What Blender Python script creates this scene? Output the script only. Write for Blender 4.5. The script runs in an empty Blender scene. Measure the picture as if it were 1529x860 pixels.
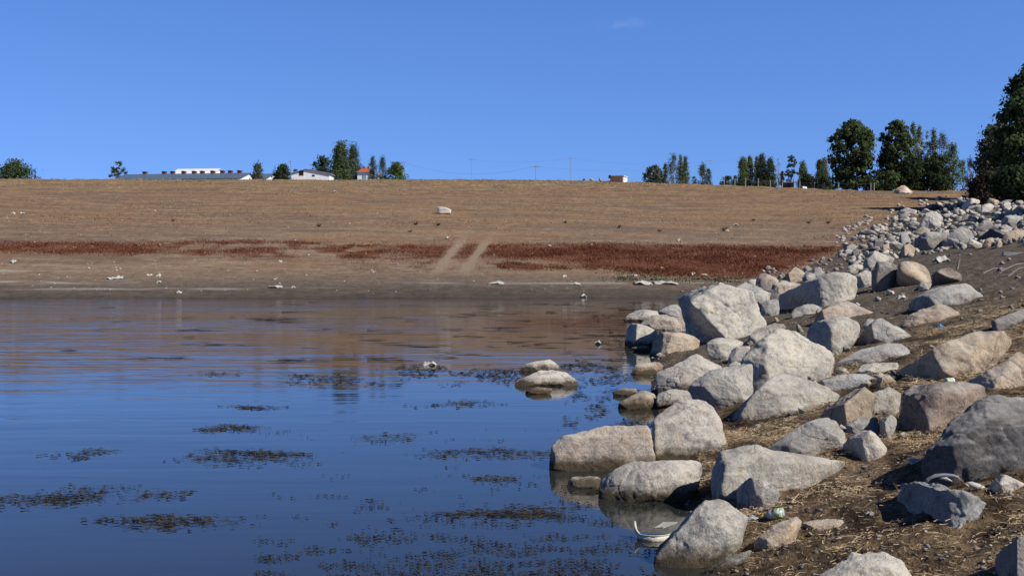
import bpy, bmesh, math
import numpy as np
from mathutils import Vector

rng = np.random.default_rng(7)
scene = bpy.context.scene
COL = scene.collection

# ------------------------------------------------------------------ basics
W0, H0 = 1529.0, 860.0
FPX, VH, CAMH = 1800.0, 392.0, 2.2
UC = W0 / 2


def P(u, v, y):
    """world point seen at photograph pixel (u, v) at distance y"""
    return np.array([(u - UC) / FPX * y, y, CAMH + (VH - v) / FPX * y])


_perm = np.random.default_rng(11).permutation(256)
_perm = np.concatenate([_perm, _perm, _perm])
_grad = np.array([[1, 1, 0], [-1, 1, 0], [1, -1, 0], [-1, -1, 0], [1, 0, 1], [-1, 0, 1], [1, 0, -1], [-1, 0, -1],
                  [0, 1, 1], [0, -1, 1], [0, 1, -1], [0, -1, -1], [1, 1, 0], [-1, 1, 0], [0, -1, 1], [0, -1, -1]], float)


def noise3(x, y, z):
    x, y, z = np.broadcast_arrays(np.asarray(x, float), np.asarray(y, float), np.asarray(z, float))
    xi, yi, zi = np.floor(x).astype(int), np.floor(y).astype(int), np.floor(z).astype(int)
    xf, yf, zf = x - xi, y - yi, z - zi
    xi &= 255; yi &= 255; zi &= 255
    u, v, w = [t * t * t * (t * (t * 6 - 15) + 10) for t in (xf, yf, zf)]

    def g(i, j, k):
        h = _perm[_perm[_perm[xi + i] + yi + j] + zi + k] & 15
        gg = _grad[h]
        return gg[..., 0] * (xf - i) + gg[..., 1] * (yf - j) + gg[..., 2] * (zf - k)
    l = lambda a, b, t: a + (b - a) * t
    return l(l(l(g(0, 0, 0), g(1, 0, 0), u), l(g(0, 1, 0), g(1, 1, 0), u), v),
             l(l(g(0, 0, 1), g(1, 0, 1), u), l(g(0, 1, 1), g(1, 1, 1), u), v), w)


def fbm(x, y, z, o=4, g=0.5):
    s, a, f = 0, 1, 1
    for i in range(o):
        s = s + a * noise3(x * f + 17.3 * i, y * f + 5.1 * i, z * f)
        a *= g; f *= 2.03
    return s


def smooth(e0, e1, x):
    t = np.clip((x - e0) / (e1 - e0), 0, 1)
    return t * t * (3 - 2 * t)


# ------------------------------------------------------------------ terrain
_fy = np.array([-60, -20, 0, 6, 8.5, 10.5, 12, 14.5, 17, 20, 28, 38, 50, 62, 74, 100, 145, 215, 300, 600, 3000.])
_fx = np.array([-20, -6, -.6, 1.15, 1.35, 1.5, 1.7, 2.05, 2.1, 2.3, 3.3, 4.3, 5.6, 8, 12, 27, 51, 95, 150, 340, 1800.])
_yy = np.linspace(-60, 700, 7601)
_xx = np.interp(_yy, _fy, _fx)
_k = np.exp(-np.linspace(-2.5, 2.5, 31) ** 2); _k /= _k.sum()
_xx = np.convolve(np.pad(_xx, 15, mode='edge'), _k, mode='valid')
_dx = np.gradient(_xx, _yy)
_cs = 1 / np.sqrt(1 + _dx ** 2)
SLOPE = 0.21


def bank_d(x, y):
    return (x - np.interp(y, _yy, _xx)) * np.interp(y, _yy, _cs)


def shore_y(x):
    return 75 + 0.09 * np.clip(x, -60, 20) + 1.2 * noise3(x * .06, .3, .7) + .5 * noise3(x * .21, 3.3, .7)


def terrain(x, y, fine=True):
    x = np.asarray(x, float); y = np.asarray(y, float)
    d = bank_d(x, y) + .35 * noise3(x * .25, y * .25, 9.1) * smooth(20, 60, y)
    ys = shore_y(x)
    e = y - ys
    zmax = 16.75 + (13.3 - 16.75) * smooth(12, 60, x)
    zmax = zmax + np.interp(x, [-90, -60, -30, 0, 20, 45, 60], [-.2, -.1, .35, .6, .6, .35, .4])
    lin = .1225 * np.maximum(e, 0)
    lin = lin + (noise3(x * .03, y * .05, 2.2) * .35 + noise3(x * .09, y * .13, 4.2) * .10) * smooth(4, 40, e)
    k = .55
    f = -k * np.log(np.exp(-np.minimum(lin, 40) / k) + np.exp(-zmax / k))
    far = smooth(215, 330, y)
    f = f + far * noise3(x * .02, y * .02, 8.8) * .2 - far * .5
    f = f + .18 * fbm(x * .45, y * .35, 6.6, 3) * smooth(150, 185, y) * (1 - smooth(240, 300, y))
    depth = -np.minimum(np.minimum(.10 * np.maximum(-e, 0), .28 * np.maximum(-d, 0)), 2.0)
    base = np.where(e > 0, f, np.where(d > 0, 0, depth))
    dd = np.minimum(np.maximum(d, 0), 34)
    z = base + SLOPE * dd
    if fine:
        m = smooth(-.1, .5, d)
        near = m * (1 - smooth(25, 60, y))
        z = z + near * (.08 * fbm(x * 1.1, y * 1.1, 1.1, 3) + .05 * np.abs(noise3(x * 3.1, y * 3.1, 5.5)) + .02 * noise3(x * 9, y * 9, 2.5))
        z = z + m * smooth(25, 60, y) * .12 * fbm(x * .7, y * .7, 1.1, 3)
        z = z + .015 * noise3(x * 2.2, y * 1.2, 3.1) * smooth(2, 10, e)
    return z


_hy = np.concatenate([np.arange(3, 60, .03), np.arange(60, 420, .15)])


def hit(u, v):
    x = (u - UC) / FPX * _hy
    zr = CAMH + (VH - v) / FPX * _hy
    t = np.maximum(terrain(x, _hy), 0)
    i = np.argmax(t >= zr)
    if not (t >= zr).any():
        i = len(_hy) - 1
    return P(u, v, _hy[i])


# ------------------------------------------------------------------ mesh + object helpers
def mk(name, verts, faces, mat=None, parent=None, smooth_sh=False, attr=None, loc=None):
    verts = np.asarray(verts, np.float32)
    me = bpy.data.meshes.new(name)
    if isinstance(faces, np.ndarray):
        n, m = faces.shape
        me.vertices.add(len(verts)); me.vertices.foreach_set('co', verts.ravel())
        me.loops.add(n * m); me.loops.foreach_set('vertex_index', faces.astype(np.int32).ravel())
        me.polygons.add(n)
        me.polygons.foreach_set('loop_start', np.arange(0, n * m, m, dtype=np.int32))
        me.polygons.foreach_set('loop_total', np.full(n, m, np.int32))
        me.update(calc_edges=True)
    else:
        me.from_pydata([tuple(map(float, v)) for v in verts], [], faces)
    if attr is not None:
        for k, a in attr.items():
            a = np.asarray(a, np.float32)
            if a.ndim == 1:
                at = me.attributes.new(k, 'FLOAT', 'POINT'); at.data.foreach_set('value', a)
            else:
                if a.shape[1] == 3:
                    a = np.concatenate([a, np.ones((len(a), 1), np.float32)], 1)
                at = me.color_attributes.new(k, 'FLOAT_COLOR', 'POINT'); at.data.foreach_set('color', a.ravel())
    if smooth_sh:
        me.polygons.foreach_set('use_smooth', np.ones(len(me.polygons), bool))
    me.validate()
    if mat:
        me.materials.append(mat)
    o = bpy.data.objects.new(name, me)
    COL.objects.link(o)
    if loc is not None:
        o.location = loc
    if parent:
        o.parent = parent
    return o


def tag(o, label, cat, group=None, kind=None):
    if label: o['label'] = label
    if cat: o['category'] = cat
    if group: o['group'] = group
    if kind: o['kind'] = kind
    return o


def empty(name, loc, label, cat, group=None, rz=0):
    o = bpy.data.objects.new(name, None)
    o.empty_display_size = .3
    COL.objects.link(o); o.location = [float(a) for a in loc]; o.rotation_euler = (0, 0, rz)
    return tag(o, label, cat, group)


class MB:
    """collects simple solids into one mesh"""
    def __init__(s): s.v, s.f = [], []

    def add(s, vs, fs):
        n = len(s.v); s.v += [tuple(map(float, v)) for v in vs]; s.f += [tuple(i + n for i in f) for f in fs]; return s

    def box(s, a, b):
        (x0, y0, z0), (x1, y1, z1) = a, b
        return s.add([(x0, y0, z0), (x1, y0, z0), (x1, y1, z0), (x0, y1, z0), (x0, y0, z1), (x1, y0, z1), (x1, y1, z1), (x0, y1, z1)],
                     [(0, 3, 2, 1), (4, 5, 6, 7), (0, 1, 5, 4), (1, 2, 6, 5), (2, 3, 7, 6), (3, 0, 4, 7)])

    def prism(s, prof, y0, y1):
        """profile (x,z) extruded along y"""
        n = len(prof)
        vs = [(x, y0, z) for x, z in prof] + [(x, y1, z) for x, z in prof]
        fs = [tuple(range(n)), tuple(range(2 * n - 1, n - 1, -1))]
        fs += [(i, n + i, n + (i + 1) % n, (i + 1) % n) for i in range(n)]
        return s.add(vs, fs)

    def tube(s, pts, rads, n=6):
        pts = [Vector(p) for p in pts]
        rings = []
        for i, p in enumerate(pts):
            t = (pts[min(i + 1, len(pts) - 1)] - pts[max(i - 1, 0)]).normalized()
            a = t.orthogonal().normalized(); b = t.cross(a)
            rings.append([p + (a * math.cos(2 * math.pi * j / n) + b * math.sin(2 * math.pi * j / n)) * rads[i] for j in range(n)])
        vs = [v for r in rings for v in r]
        fs = [(i * n + j, i * n + (j + 1) % n, (i + 1) * n + (j + 1) % n, (i + 1) * n + j) for i in range(len(pts) - 1) for j in range(n)]
        fs += [tuple(range(n - 1, -1, -1)), tuple((len(pts) - 1) * n + j for j in range(n))]
        return s.add(vs, fs)

    def build(s, name, mat, parent=None, sm=False, loc=None):
        o = mk(name, s.v, s.f, mat, parent, sm, loc=loc)
        bm = bmesh.new(); bm.from_mesh(o.data); bmesh.ops.recalc_face_normals(bm, faces=bm.faces); bm.to_mesh(o.data); bm.free()
        return o


# ------------------------------------------------------------------ materials
class NT:
    def __init__(s, name):
        s.m = bpy.data.materials.new(name); s.m.use_nodes = True
        s.t = s.m.node_tree; s.t.nodes.clear()
        s.out = s.n('ShaderNodeOutputMaterial')

    def n(s, typ, **kw):
        nd = s.t.nodes.new(typ)
        for k, v in kw.items():
            if k.startswith('_'):
                setattr(nd, k[1:], v)
            else:
                key = int(k[1:]) if k[0] == 'i' and k[1:].isdigit() else k.replace('__', ' ')
                inp = nd.inputs[key]
                if isinstance(v, bpy.types.NodeSocket): s.t.links.new(v, inp)
                else: inp.default_value = v
        return nd

    def link(s, a, b): s.t.links.new(a, b)

    def noise(s, vec, scale, detail=4, rough=.55, dist=0):
        return s.n('ShaderNodeTexNoise', Vector=vec, Scale=scale, Detail=detail, Roughness=rough, Distortion=dist).outputs[0]

    def math(s, op, a, b=None, clamp=False):
        nd = s.n('ShaderNodeMath', _operation=op, _use_clamp=clamp, i0=a)
        if b is not None:
            if isinstance(b, bpy.types.NodeSocket): s.link(b, nd.inputs[1])
            else: nd.inputs[1].default_value = b
        return nd.outputs[0]

    def map(s, val, a, b, c=0., d=1.):
        nd = s.n('ShaderNodeMapRange', Value=val)
        for i, x in zip((1, 2, 3, 4), (a, b, c, d)): nd.inputs[i].default_value = x
        return nd.outputs[0]

    def mix(s, fac, a, b, typ='MIX'):
        nd = s.n('ShaderNodeMix', _data_type='RGBA', _blend_type=typ)
        for i, x in ((0, fac), (6, a), (7, b)):
            if isinstance(x, bpy.types.NodeSocket): s.link(x, nd.inputs[i])
            elif i == 0: nd.inputs[0].default_value = x
            else: nd.inputs[i].default_value = (*x, 1) if len(x) == 3 else x
        return nd.outputs[2]

    def vmul(s, vec, sc):
        return s.n('ShaderNodeVectorMath', _operation='MULTIPLY', i0=vec, i1=sc).outputs[0]

    def bump(s, h, st, dist, normal=None):
        nd = s.n('ShaderNodeBump', Height=h, Strength=st, Distance=dist)
        if normal is not None: s.link(normal, nd.inputs['Normal'])
        return nd.outputs[0]

    def principled(s, color, rough=.9, normal=None, spec=.3, **kw):
        b = s.n('ShaderNodeBsdfPrincipled', Roughness=rough)
        b.inputs['Specular IOR Level'].default_value = spec
        if isinstance(color, bpy.types.NodeSocket): s.link(color, b.inputs['Base Color'])
        else: b.inputs['Base Color'].default_value = (*color, 1)
        if normal is not None: s.link(normal, b.inputs['Normal'])
        for k, v in kw.items():
            i = b.inputs[k.replace('__', ' ')]
            if isinstance(v, bpy.types.NodeSocket): s.link(v, i)
            else: i.default_value = v
        s.link(b.outputs[0], s.out.inputs[0])
        return b


def mat_plain(name, col, rough=.7, var=.25, scale=3., metallic=0., bump=.0, spec=.3):
    t = NT(name)
    co = t.n('ShaderNodeTexCoord').outputs['Object']
    nz = t.noise(co, scale, 5)
    c = t.mix(1.0, col, t.mix(nz, (1 - var * 1.6,) * 3, (1 + var * 1.2,) * 3), 'MULTIPLY')
    nrm = t.bump(t.noise(co, scale * 6, 4), bump, .02) if bump else None
    t.principled(c, rough, nrm, spec, Metallic=metallic)
    return t.m


def mat_vcol(name, rough=.9, transl=.0):
    t = NT(name)
    a = t.n('ShaderNodeVertexColor', _layer_name='col').outputs[0]
    if transl:
        d = t.n('ShaderNodeBsdfDiffuse', Color=a)
        tr = t.n('ShaderNodeBsdfTranslucent', Color=a)
        mx = t.n('ShaderNodeMixShader', i0=transl)
        t.link(d.outputs[0], mx.inputs[1]); t.link(tr.outputs[0], mx.inputs[2])
        t.link(mx.outputs[0], t.out.inputs[0])
    else:
        t.principled(a, rough, None, .15)
    return t.m


def mat_rock():
    t = NT('weathered_rock')
    oi = t.n('ShaderNodeObjectInfo')
    tc = t.n('ShaderNodeTexCoord').outputs['Object']
    off = t.n('ShaderNodeCombineXYZ', X=t.math('MULTIPLY', oi.outputs['Random'], 37.), Y=t.math('MULTIPLY', oi.outputs['Random'], 91.), Z=0.)
    co = t.n('ShaderNodeVectorMath', _operation='ADD', i0=tc, i1=off.outputs[0]).outputs[0]
    big = t.noise(co, 1.7, 5, .6, .6)
    mid = t.noise(co, 6.5, 6, .65, .3)
    fine = t.noise(co, 46., 5, .7)
    grain = t.noise(co, 160., 3, .7)
    base = oi.outputs['Color']
    c = t.mix(1., base, t.mix(t.map(big, .3, .7), (.70, .71, .74), (1.20, 1.15, 1.06)), 'MULTIPLY')
    c = t.mix(t.map(mid, .52, .72, 0, .55), c, t.mix(1., c, (1.25, 1.02, .78), 'MULTIPLY'))
    c = t.mix(1., c, t.mix(t.map(fine, .32, .68), (.68, .67, .66), (1.22, 1.21, 1.20)), 'MULTIPLY')
    c = t.mix(1., c, t.mix(t.map(grain, .35, .65), (.82, .82, .82), (1.14, 1.14, 1.14)), 'MULTIPLY')
    # dark lichen / weathering blotches
    st = t.noise(co, 3.1, 7, .72, .9)
    c = t.mix(t.map(st, .53, .66, 0, .7), c, t.mix(1., c, (.44, .43, .43), 'MULTIPLY'))
    bl = t.noise(co, 11., 6, .75, .5)
    c = t.mix(t.map(bl, .53, .62, 0, .65), c, t.mix(1., c, (.46, .43, .40), 'MULTIPLY'))
    vs_ = t.noise(t.vmul(co, (5., 5., 1.1)), 1.6, 5, .65, .8)
    c = t.mix(t.map(vs_, .56, .68, 0, .5), c, t.mix(1., c, (.55, .48, .40), 'MULTIPLY'))
    nz = t.n('ShaderNodeSeparateXYZ', Vector=t.n('ShaderNodeNewGeometry').outputs['Normal']).outputs[2]
    dust = t.math('MULTIPLY', t.map(nz, .35, .9), t.map(big, .38, .60))
    c = t.mix(t.math('MULTIPLY', dust, .45), c, (.50, .48, .44))
    # pale bleached scratches
    wt = t.noise(t.vmul(co, (1, 1, 3.2)), 4.3, 6, .7, .4)
    c = t.mix(t.map(wt, .60, .72, 0, .5), c, (.56, .54, .50))
    # cracks
    vor = t.n('ShaderNodeTexVoronoi', _feature='DISTANCE_TO_EDGE', Scale=.8,
              Vector=t.n('ShaderNodeVectorMath', _operation='ADD', i0=co, i1=t.vmul(t.n('ShaderNodeTexNoise', Vector=co, Scale=4., Detail=4.).outputs[1], (.5, .5, .5))).outputs[0]).outputs[0]
    crack = t.math('MULTIPLY', t.map(vor, .0, .010, 1, 0), t.map(t.noise(co, 1.1, 3), .50, .62))
    c = t.mix(t.math('MULTIPLY', crack, .45), c, (.07, .06, .05))
    # algae stain along the water line
    pos = t.n('ShaderNodeNewGeometry').outputs['Position']
    z = t.n('ShaderNodeSeparateXYZ', Vector=pos).outputs[2]
    zz = t.math('ADD', z, t.math('MULTIPLY', t.math('SUBTRACT', mid, .5), .22))
    band = t.noise(t.n('ShaderNodeCombineXYZ', X=0., Y=0., Z=t.math('ADD', z, t.math('MULTIPLY', big, .06))).outputs[0], 9., 3)
    c = t.mix(t.math('MULTIPLY', t.map(band, .56, .66), t.map(z, .2, 1.3, .38, 0)), c, (.60, .57, .51))
    c = t.mix(t.math('MULTIPLY', t.map(band, .44, .34), t.map(z, .15, 1.0, .5, 0)), c, t.mix(1., c, (.55, .50, .44), 'MULTIPLY'))
    c = t.mix(t.map(zz, .065, .15, .92, 0), c, (.050, .034, .015))
    h1 = t.bump(t.math('ADD', t.math('MULTIPLY', mid, .8), t.math('MULTIPLY', big, .3)), .5, .045)
    h2 = t.bump(t.math('ADD', fine, t.math('MULTIPLY', grain, .4)), .6, .022, h1)
    h3 = t.bump(crack, .8, -.02, h2)
    t.principled(c, .92, h3, .2)
    return t.m


def mat_ground():
    t = NT('lakeside_ground')
    pos = t.n('ShaderNodeNewGeometry').outputs['Position']
    sx = t.n('ShaderNodeSeparateXYZ', Vector=pos)
    X, Y = sx.outputs[0], sx.outputs[1]
    d = t.n('ShaderNodeAttribute', _attribute_name='bankd').outputs['Fac']
    e = t.n('ShaderNodeAttribute', _attribute_name='shoree').outputs['Fac']
    red = t.n('ShaderNodeAttribute', _attribute_name='redm').outputs['Fac']
    trk = t.n('ShaderNodeAttribute', _attribute_name='track').outputs['Fac']
    salt = t.n('ShaderNodeAttribute', _attribute_name='salt').outputs['Fac']
    streak = t.noise(t.vmul(pos, (.035, .30, .3)), 1., 6, .62)
    streak2 = t.noise(t.vmul(pos, (.11, .55, .3)), 1., 5, .6, .4)
    patch = t.noise(pos, .09, 5, .6)
    tuft = t.noise(t.vmul(pos, (1., .75, 1.)), 1.5, 6, .72)
    speck = t.noise(pos, 5., 4, .7)
    # field colour by distance from the shore
    yn = t.math('ADD', e, t.math('MULTIPLY', t.math('SUBTRACT', streak, .5), 9.))
    rp = t.n('ShaderNodeValToRGB', Fac=t.map(yn, -2, 148))
    el = rp.color_ramp.elements
    stops = [(-2, (.055, .048, .041)), (1.5, (.088, .073, .058)), (4.5, (.130, .103, .080)), (9, (.18, .136, .102)), (14, (.27, .195, .133)),
             (30, (.255, .180, .125)), (36, (.240, .175, .125)), (50, (.255, .170, .108)), (66, (.275, .185, .108)), (90, (.265, .168, .100)),
             (110, (.28, .190, .105)), (135, (.30, .22, .11))]
    while len(el) < len(stops): el.new(.5)
    for k, (p, c) in zip(el, stops):
        k.position = (p + 2) / 150; k.color = (*c, 1)
    c = rp.outputs[0]
    dry = t.map(e, 6, 20)
    c = t.mix(t.math('MULTIPLY', t.map(streak2, .44, .60), t.math('MULTIPLY', dry, .75)), c, (.150, .108, .080))
    st3 = t.noise(t.vmul(pos, (.07, .42, .3)), 1., 6, .7, .5)
    c = t.mix(t.math('MULTIPLY', t.map(st3, .52, .66), t.math('MULTIPLY', dry, .6)), c, (.165, .085, .055))
    st4 = t.noise(t.vmul(pos, (.45, 1.1, .3)), 1., 6, .75, .3)
    c = t.mix(1., c, t.mix(t.map(st4, .3, .7), (.74, .73, .73), (1.20, 1.19, 1.17)), 'MULTIPLY')
    c = t.mix(t.math('MULTIPLY', t.map(patch, .48, .66), t.math('MULTIPLY', dry, .6)), c, (.265, .150, .078))
    patch2 = t.noise(t.vmul(pos, (.045, .085, 1.)), 1., 6, .65, .8)
    c = t.mix(t.math('MULTIPLY', t.map(patch2, .50, .62), t.math('MULTIPLY', dry, .65)), c, (.150, .112, .088))
    patch3 = t.noise(t.vmul(pos, (.30, .42, 1.)), 1., 5, .7, .6)
    c = t.mix(t.math('MULTIPLY', t.map(patch3, .56, .66), t.math('MULTIPLY', dry, .5)), c, (.34, .26, .165))
    c = t.mix(t.math('MULTIPLY', t.map(streak, .55, .7), t.math('MULTIPLY', dry, .6)), c, (.29, .215, .125))
    c = t.mix(1., c, t.mix(t.map(tuft, .3, .7), (.66, .65, .64), (1.28, 1.27, 1.24)), 'MULTIPLY')
    c = t.mix(1., c, t.mix(t.map(speck, .3, .7), (.75, .75, .75), (1.22, 1.22, 1.22)), 'MULTIPLY')
    c = t.mix(t.math('MULTIPLY', red, t.map(tuft, .05, .40)), c, (.140, .052, .027))
    c = t.mix(t.math('MULTIPLY', trk, t.map(speck, .2, .5)), c, (.27, .20, .135))
    c = t.mix(t.math('MULTIPLY', salt, t.map(streak2, .35, .55)), c, (.40, .38, .33))
    # bank: dark sandy soil with dried weed
    bn = t.noise(pos, 2.6, 7, .7, .3)
    bn2 = t.noise(pos, .55, 5, .6)
    bf = t.noise(pos, 22., 5, .7)
    cb = t.mix(t.map(bn, .35, .65), (.075, .062, .049), (.175, .140, .104))
    cn = t.mix(t.map(bn, .38, .62), (.038, .026, .017), (.21, .145, .085))
    nearm = t.math('MULTIPLY', t.map(Y, 15, 27, 1, 0), t.map(bn2, .25, .45))
    cb = t.mix(nearm, cb, cn)
    cb = t.mix(1., cb, t.mix(t.map(bf, .3, .7), (.6, .6, .6), (1.4, 1.38, 1.35)), 'MULTIPLY')
    cb = t.mix(t.map(d, .0, .45, .75, 0), cb, (.030, .024, .018))
    bm_ = t.map(d, -.15, .25)
    c = t.mix(t.math('MULTIPLY', bm_, t.map(t.math('ADD', d, t.math('MULTIPLY', bn2, 4.)), 1.2, 3.2, 1, 1)), c, cb)
    # lake bed
    uw = t.math('MULTIPLY', t.map(e, -.2, 0, 1, 0), t.map(d, -.2, 0, 1, 0))
    c = t.mix(uw, c, (.045, .038, .026))
    n1 = t.bump(t.math('ADD', tuft, t.math('MULTIPLY', speck, .5)), .7, .16)
    n2 = t.bump(t.math('ADD', t.math('MULTIPLY', bn, 1.5), t.math('MULTIPLY', bf, .6)), .8, .05, n1)
    t.principled(c, .97, n2, .1)
    return t.m


def mat_water():
    t = NT('lake_water')
    pos = t.n('ShaderNodeNewGeometry').outputs['Position']
    Y = t.n('ShaderNodeSeparateXYZ', Vector=pos).outputs[1]
    r1 = t.noise(t.vmul(pos, (.28, 1.5, 1.)), 1., 2.5, .5, .5)
    r2 = t.noise(t.vmul(pos, (1.1, 4.2, 1.)), 1., 2, .5, .3)
    calm = t.noise(t.vmul(pos, (.05, .16, 1.)), 1., 3, .6)
    lf = t.map(t.n('ShaderNodeSeparateXYZ', Vector=pos).outputs[0], -9, 1.5, 1.5, .35)
    amp = t.math('MULTIPLY', t.map(calm, .38, .62, .35, 1.), lf)
    amp = t.math('MULTIPLY', amp, t.math('MULTIPLY', t.map(Y, 10, 24, .22, 1.), t.map(Y, 24, 60, 1., 1.9)))
    h = t.math('MULTIPLY', t.math('ADD', r1, t.math('MULTIPLY', r2, .30)), amp)
    nrm = t.bump(h, 1., .019)
    t.principled((.022, .025, .023), .05, nrm, .5, IOR=1.333)
    return t.m


ROCK = mat_rock()
GROUND = mat_ground()
WATER = mat_water()
VC = mat_vcol('dry_plant', .95)
LEAF = mat_vcol('leaf', .8, .30)
BARK = mat_plain('bark', (.16, .135, .11), .9, .3, 4)
PALEBARK = mat_plain('pale_bark', (.34, .32, .28), .9, .3, 4)
WHITEW = mat_plain('white_plaster', (.80, .79, .76), .85, .10, 1.5)
BLUEROOF = mat_plain('blue_grey_sheet', (.095, .145, .215), .5, .2, .8)
GREYROOF = mat_plain('grey_sheet', (.36, .37, .38), .6, .2, .8)
WHITEROOF = mat_plain('white_sheet', (.72, .73, .74), .6, .1, .8)
REDROOF = mat_plain('red_tile', (.42, .105, .05), .85, .3, 2.5)
BRICKRED = mat_plain('red_brick', (.26, .085, .05), .9, .3, 3)
DARKM = mat_plain('dark_opening', (.015, .016, .018), .8, .1, 3)
PALEBLUE = mat_plain('pale_blue_plaster', (.62, .74, .76), .85, .08, 1.5)
GLASS = mat_plain('blue_window', (.07, .14, .20), .25, .1, 3, spec=.5)
ORANGE = mat_plain('orange_plaster', (.68, .36, .17), .85, .12, 1.5)
WOODGREY = mat_plain('grey_wood', (.30, .26, .21), .9, .3, 4)
POLEM = mat_plain('pole_grey', (.26, .27, .29), .7, .2, 4)
WIREM = mat_plain('wire_dark', (.10, .10, .11), .6, .1, 4)
PLASTICW = mat_plain('dirty_white_plastic', (.46, .44, .39), .6, .22, 9, bump=.2)
PLASTICC = mat_plain('cloudy_plastic', (.42, .46, .48), .25, .25, 14, bump=.3, spec=.6)
BASINM = mat_plain('stained_white_plastic', (.58, .55, .44), .45, .35, 16, bump=.2)
GREYCLOTH = mat_plain('grey_plastic', (.20, .21, .24), .6, .25, 18, bump=.3)
TARP = mat_plain('beige_tarp', (.50, .37, .24), .8, .3, 1.4, bump=.2)
TARPW = mat_plain('white_tarp', (.66, .62, .56), .8, .2, 1.4)
LABELG = None


def mat_label():
    t = NT('printed_label')
    co = t.n('ShaderNodeTexCoord').outputs['Object']
    s = t.n('ShaderNodeSeparateXYZ', Vector=co)
    n = t.noise(co, 40, 3)
    a = t.math('ADD', s.outputs[0], t.math('MULTIPLY', n, .02))
    c = t.mix(t.map(a, .0, .004), (.75, .78, .80), (.50, .52, .10))
    c = t.mix(t.map(a, .030, .034), c, (.16, .34, .10))
    c = t.mix(t.map(n, .50, .54), c, (.62, .63, .58))
    t.principled(c, .35, None, .5)
    return t.m


LABELG = mat_label()
YELLOWP = mat_plain('yellow_plastic', (.60, .48, .04), .45, .1, 9)
BLUEP = mat_plain('blue_plastic', (.03, .22, .45), .45, .1, 9)
GREENTIN = mat_plain('pale_green_tin', (.42, .52, .36), .4, .15, 20)
WHITETIN = mat_plain('white_tin', (.72, .72, .68), .4, .1, 20)

# ------------------------------------------------------------------ ground sheet
def gauss(x, c, w): return np.exp(-((x - c) / w) ** 2)


def track_mask(x, y):
    """two pale wheel tracks climbing the field"""
    s = np.clip((y - 89) / 25, -1, 6)
    w = .55 + .2 * noise3(x * .8, y * .5, 1.2)
    a = -5.35 + .95 * s + .25 * s * s * .2
    b = -3.35 + 1.35 * s + .25 * s * s * .2
    m = np.maximum(gauss(x, a, w * .8), gauss(x, b, w * .8))
    fade = smooth(84, 89, y) * (1 - .82 * smooth(106, 116, y)) * (1 - smooth(140, 175, y))
    return np.clip(m * 1.3, 0, 1) * fade


def red_mask(x, y):
    """rust-red weed belt along the old water line"""
    n = fbm(x * .06, y * .12, 3.7, 3)
    n2 = fbm(x * .35, y * .25, 5.7, 3)
    yl = 95.5 - 8.5 * smooth(-2, 12, x) + 2.2 * n - 2.5 * smooth(15, 25, x)
    yh = 106.5 + 1.5 * n
    right = smooth(-14, -2, x + 5 * n) * smooth(yl - 3, yl + 3.5, y) * (1 - smooth(yh - 4, yh + 2.2, y))
    left = (1 - smooth(-34, -23, x + 3 * n)) * smooth(94.5 + n, 98.5 + n, y) * (1 - smooth(101.5 + n, 105.5 + n, y)) * .8
    mid = smooth(-36, -24, x) * (1 - smooth(-10, 0, x)) * smooth(93, 96, y) * (1 - smooth(104, 107, y)) * smooth(-.35, .6, n2) * .8
    low = smooth(-16, 0, x) * smooth(87, 89, y) * (1 - smooth(92, 95, y)) * smooth(-.3, .6, n2) * .7
    m = np.maximum.reduce([right, left, mid, low])
    m = m * (.80 + .35 * smooth(-.35, .3, n2 + .5 * noise3(x * 1.1, y * .8, 2.9)))
    d = bank_d(x, y)
    return np.clip(m * (1 - smooth(-2.5, .5, d)) * (1 - track_mask(x, y) * 1.2), 0, 1)


def salt_mask(x, y):
    n = noise3(x * .08, 2.2, 1.7)
    e = y - shore_y(x)
    a = gauss(e, 7.6 + .5 * n, .75) * smooth(-20, -30, x) if False else gauss(e, 7.4 + .6 * n, .7) * (1 - smooth(-30, -22, x))
    b = gauss(e, 6.6 + .5 * n, .45) * smooth(-9, -4, x) * (1 - smooth(11, 17, x))
    c = gauss(e, 4.2 + .5 * n, .4) * smooth(-34, -28, x) * (1 - smooth(-16, -10, x))
    g = gauss(e, 13.5, 1.6) * (1 - smooth(-34, -28, x)) * .5
    return np.clip(np.maximum.reduce([a, b * .6, c * .6, g]) * smooth(-.35, .15, noise3(x * .35, e * .8, 4.4)), 0, .8)


def build_ground():
    th_f = np.radians(np.linspace(-27, 27, 640))
    th_l = np.radians(np.linspace(-180, -27, 60)[:-1])
    th_r = np.radians(np.linspace(27, 180, 60)[1:])
    th = np.concatenate([th_l, th_f, th_r])
    r = np.concatenate([np.geomspace(.6, 5, 24)[:-1], np.geomspace(5, 30, 190)[:-1], np.geomspace(30, 72, 90)[:-1],
                        np.linspace(72, 112, 130)[:-1], np.linspace(112, 240, 150)[:-1], np.geomspace(240, 4000, 46)])
    T, R = np.meshgrid(th, r)
    x = R * np.sin(T); y = R * np.cos(T)
    z = terrain(x, np.clip(y, -60, 690))
    nt, nr = len(th), len(r)
    v = np.stack([x, y, z], -1).reshape(-1, 3)
    i, j = np.meshgrid(np.arange(nr - 1), np.arange(nt - 1), indexing='ij')
    a = (i * nt + j).ravel()
    f = np.stack([a, a + 1, a + nt + 1, a + nt], 1)
    # centre cap
    c = len(v)
    v = np.vstack([v, [[0, 0, float(terrain(0., 0.))]]])
    xf, yf = v[:, 0], v[:, 1]
    at = dict(bankd=bank_d(xf, yf), shoree=yf - shore_y(xf), redm=red_mask(xf, yf), track=track_mask(xf, yf), salt=salt_mask(xf, yf))
    o = mk('ground', v, f[:, ::-1], GROUND, None, True, at)
    o['kind'] = 'structure'


build_ground()

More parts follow.
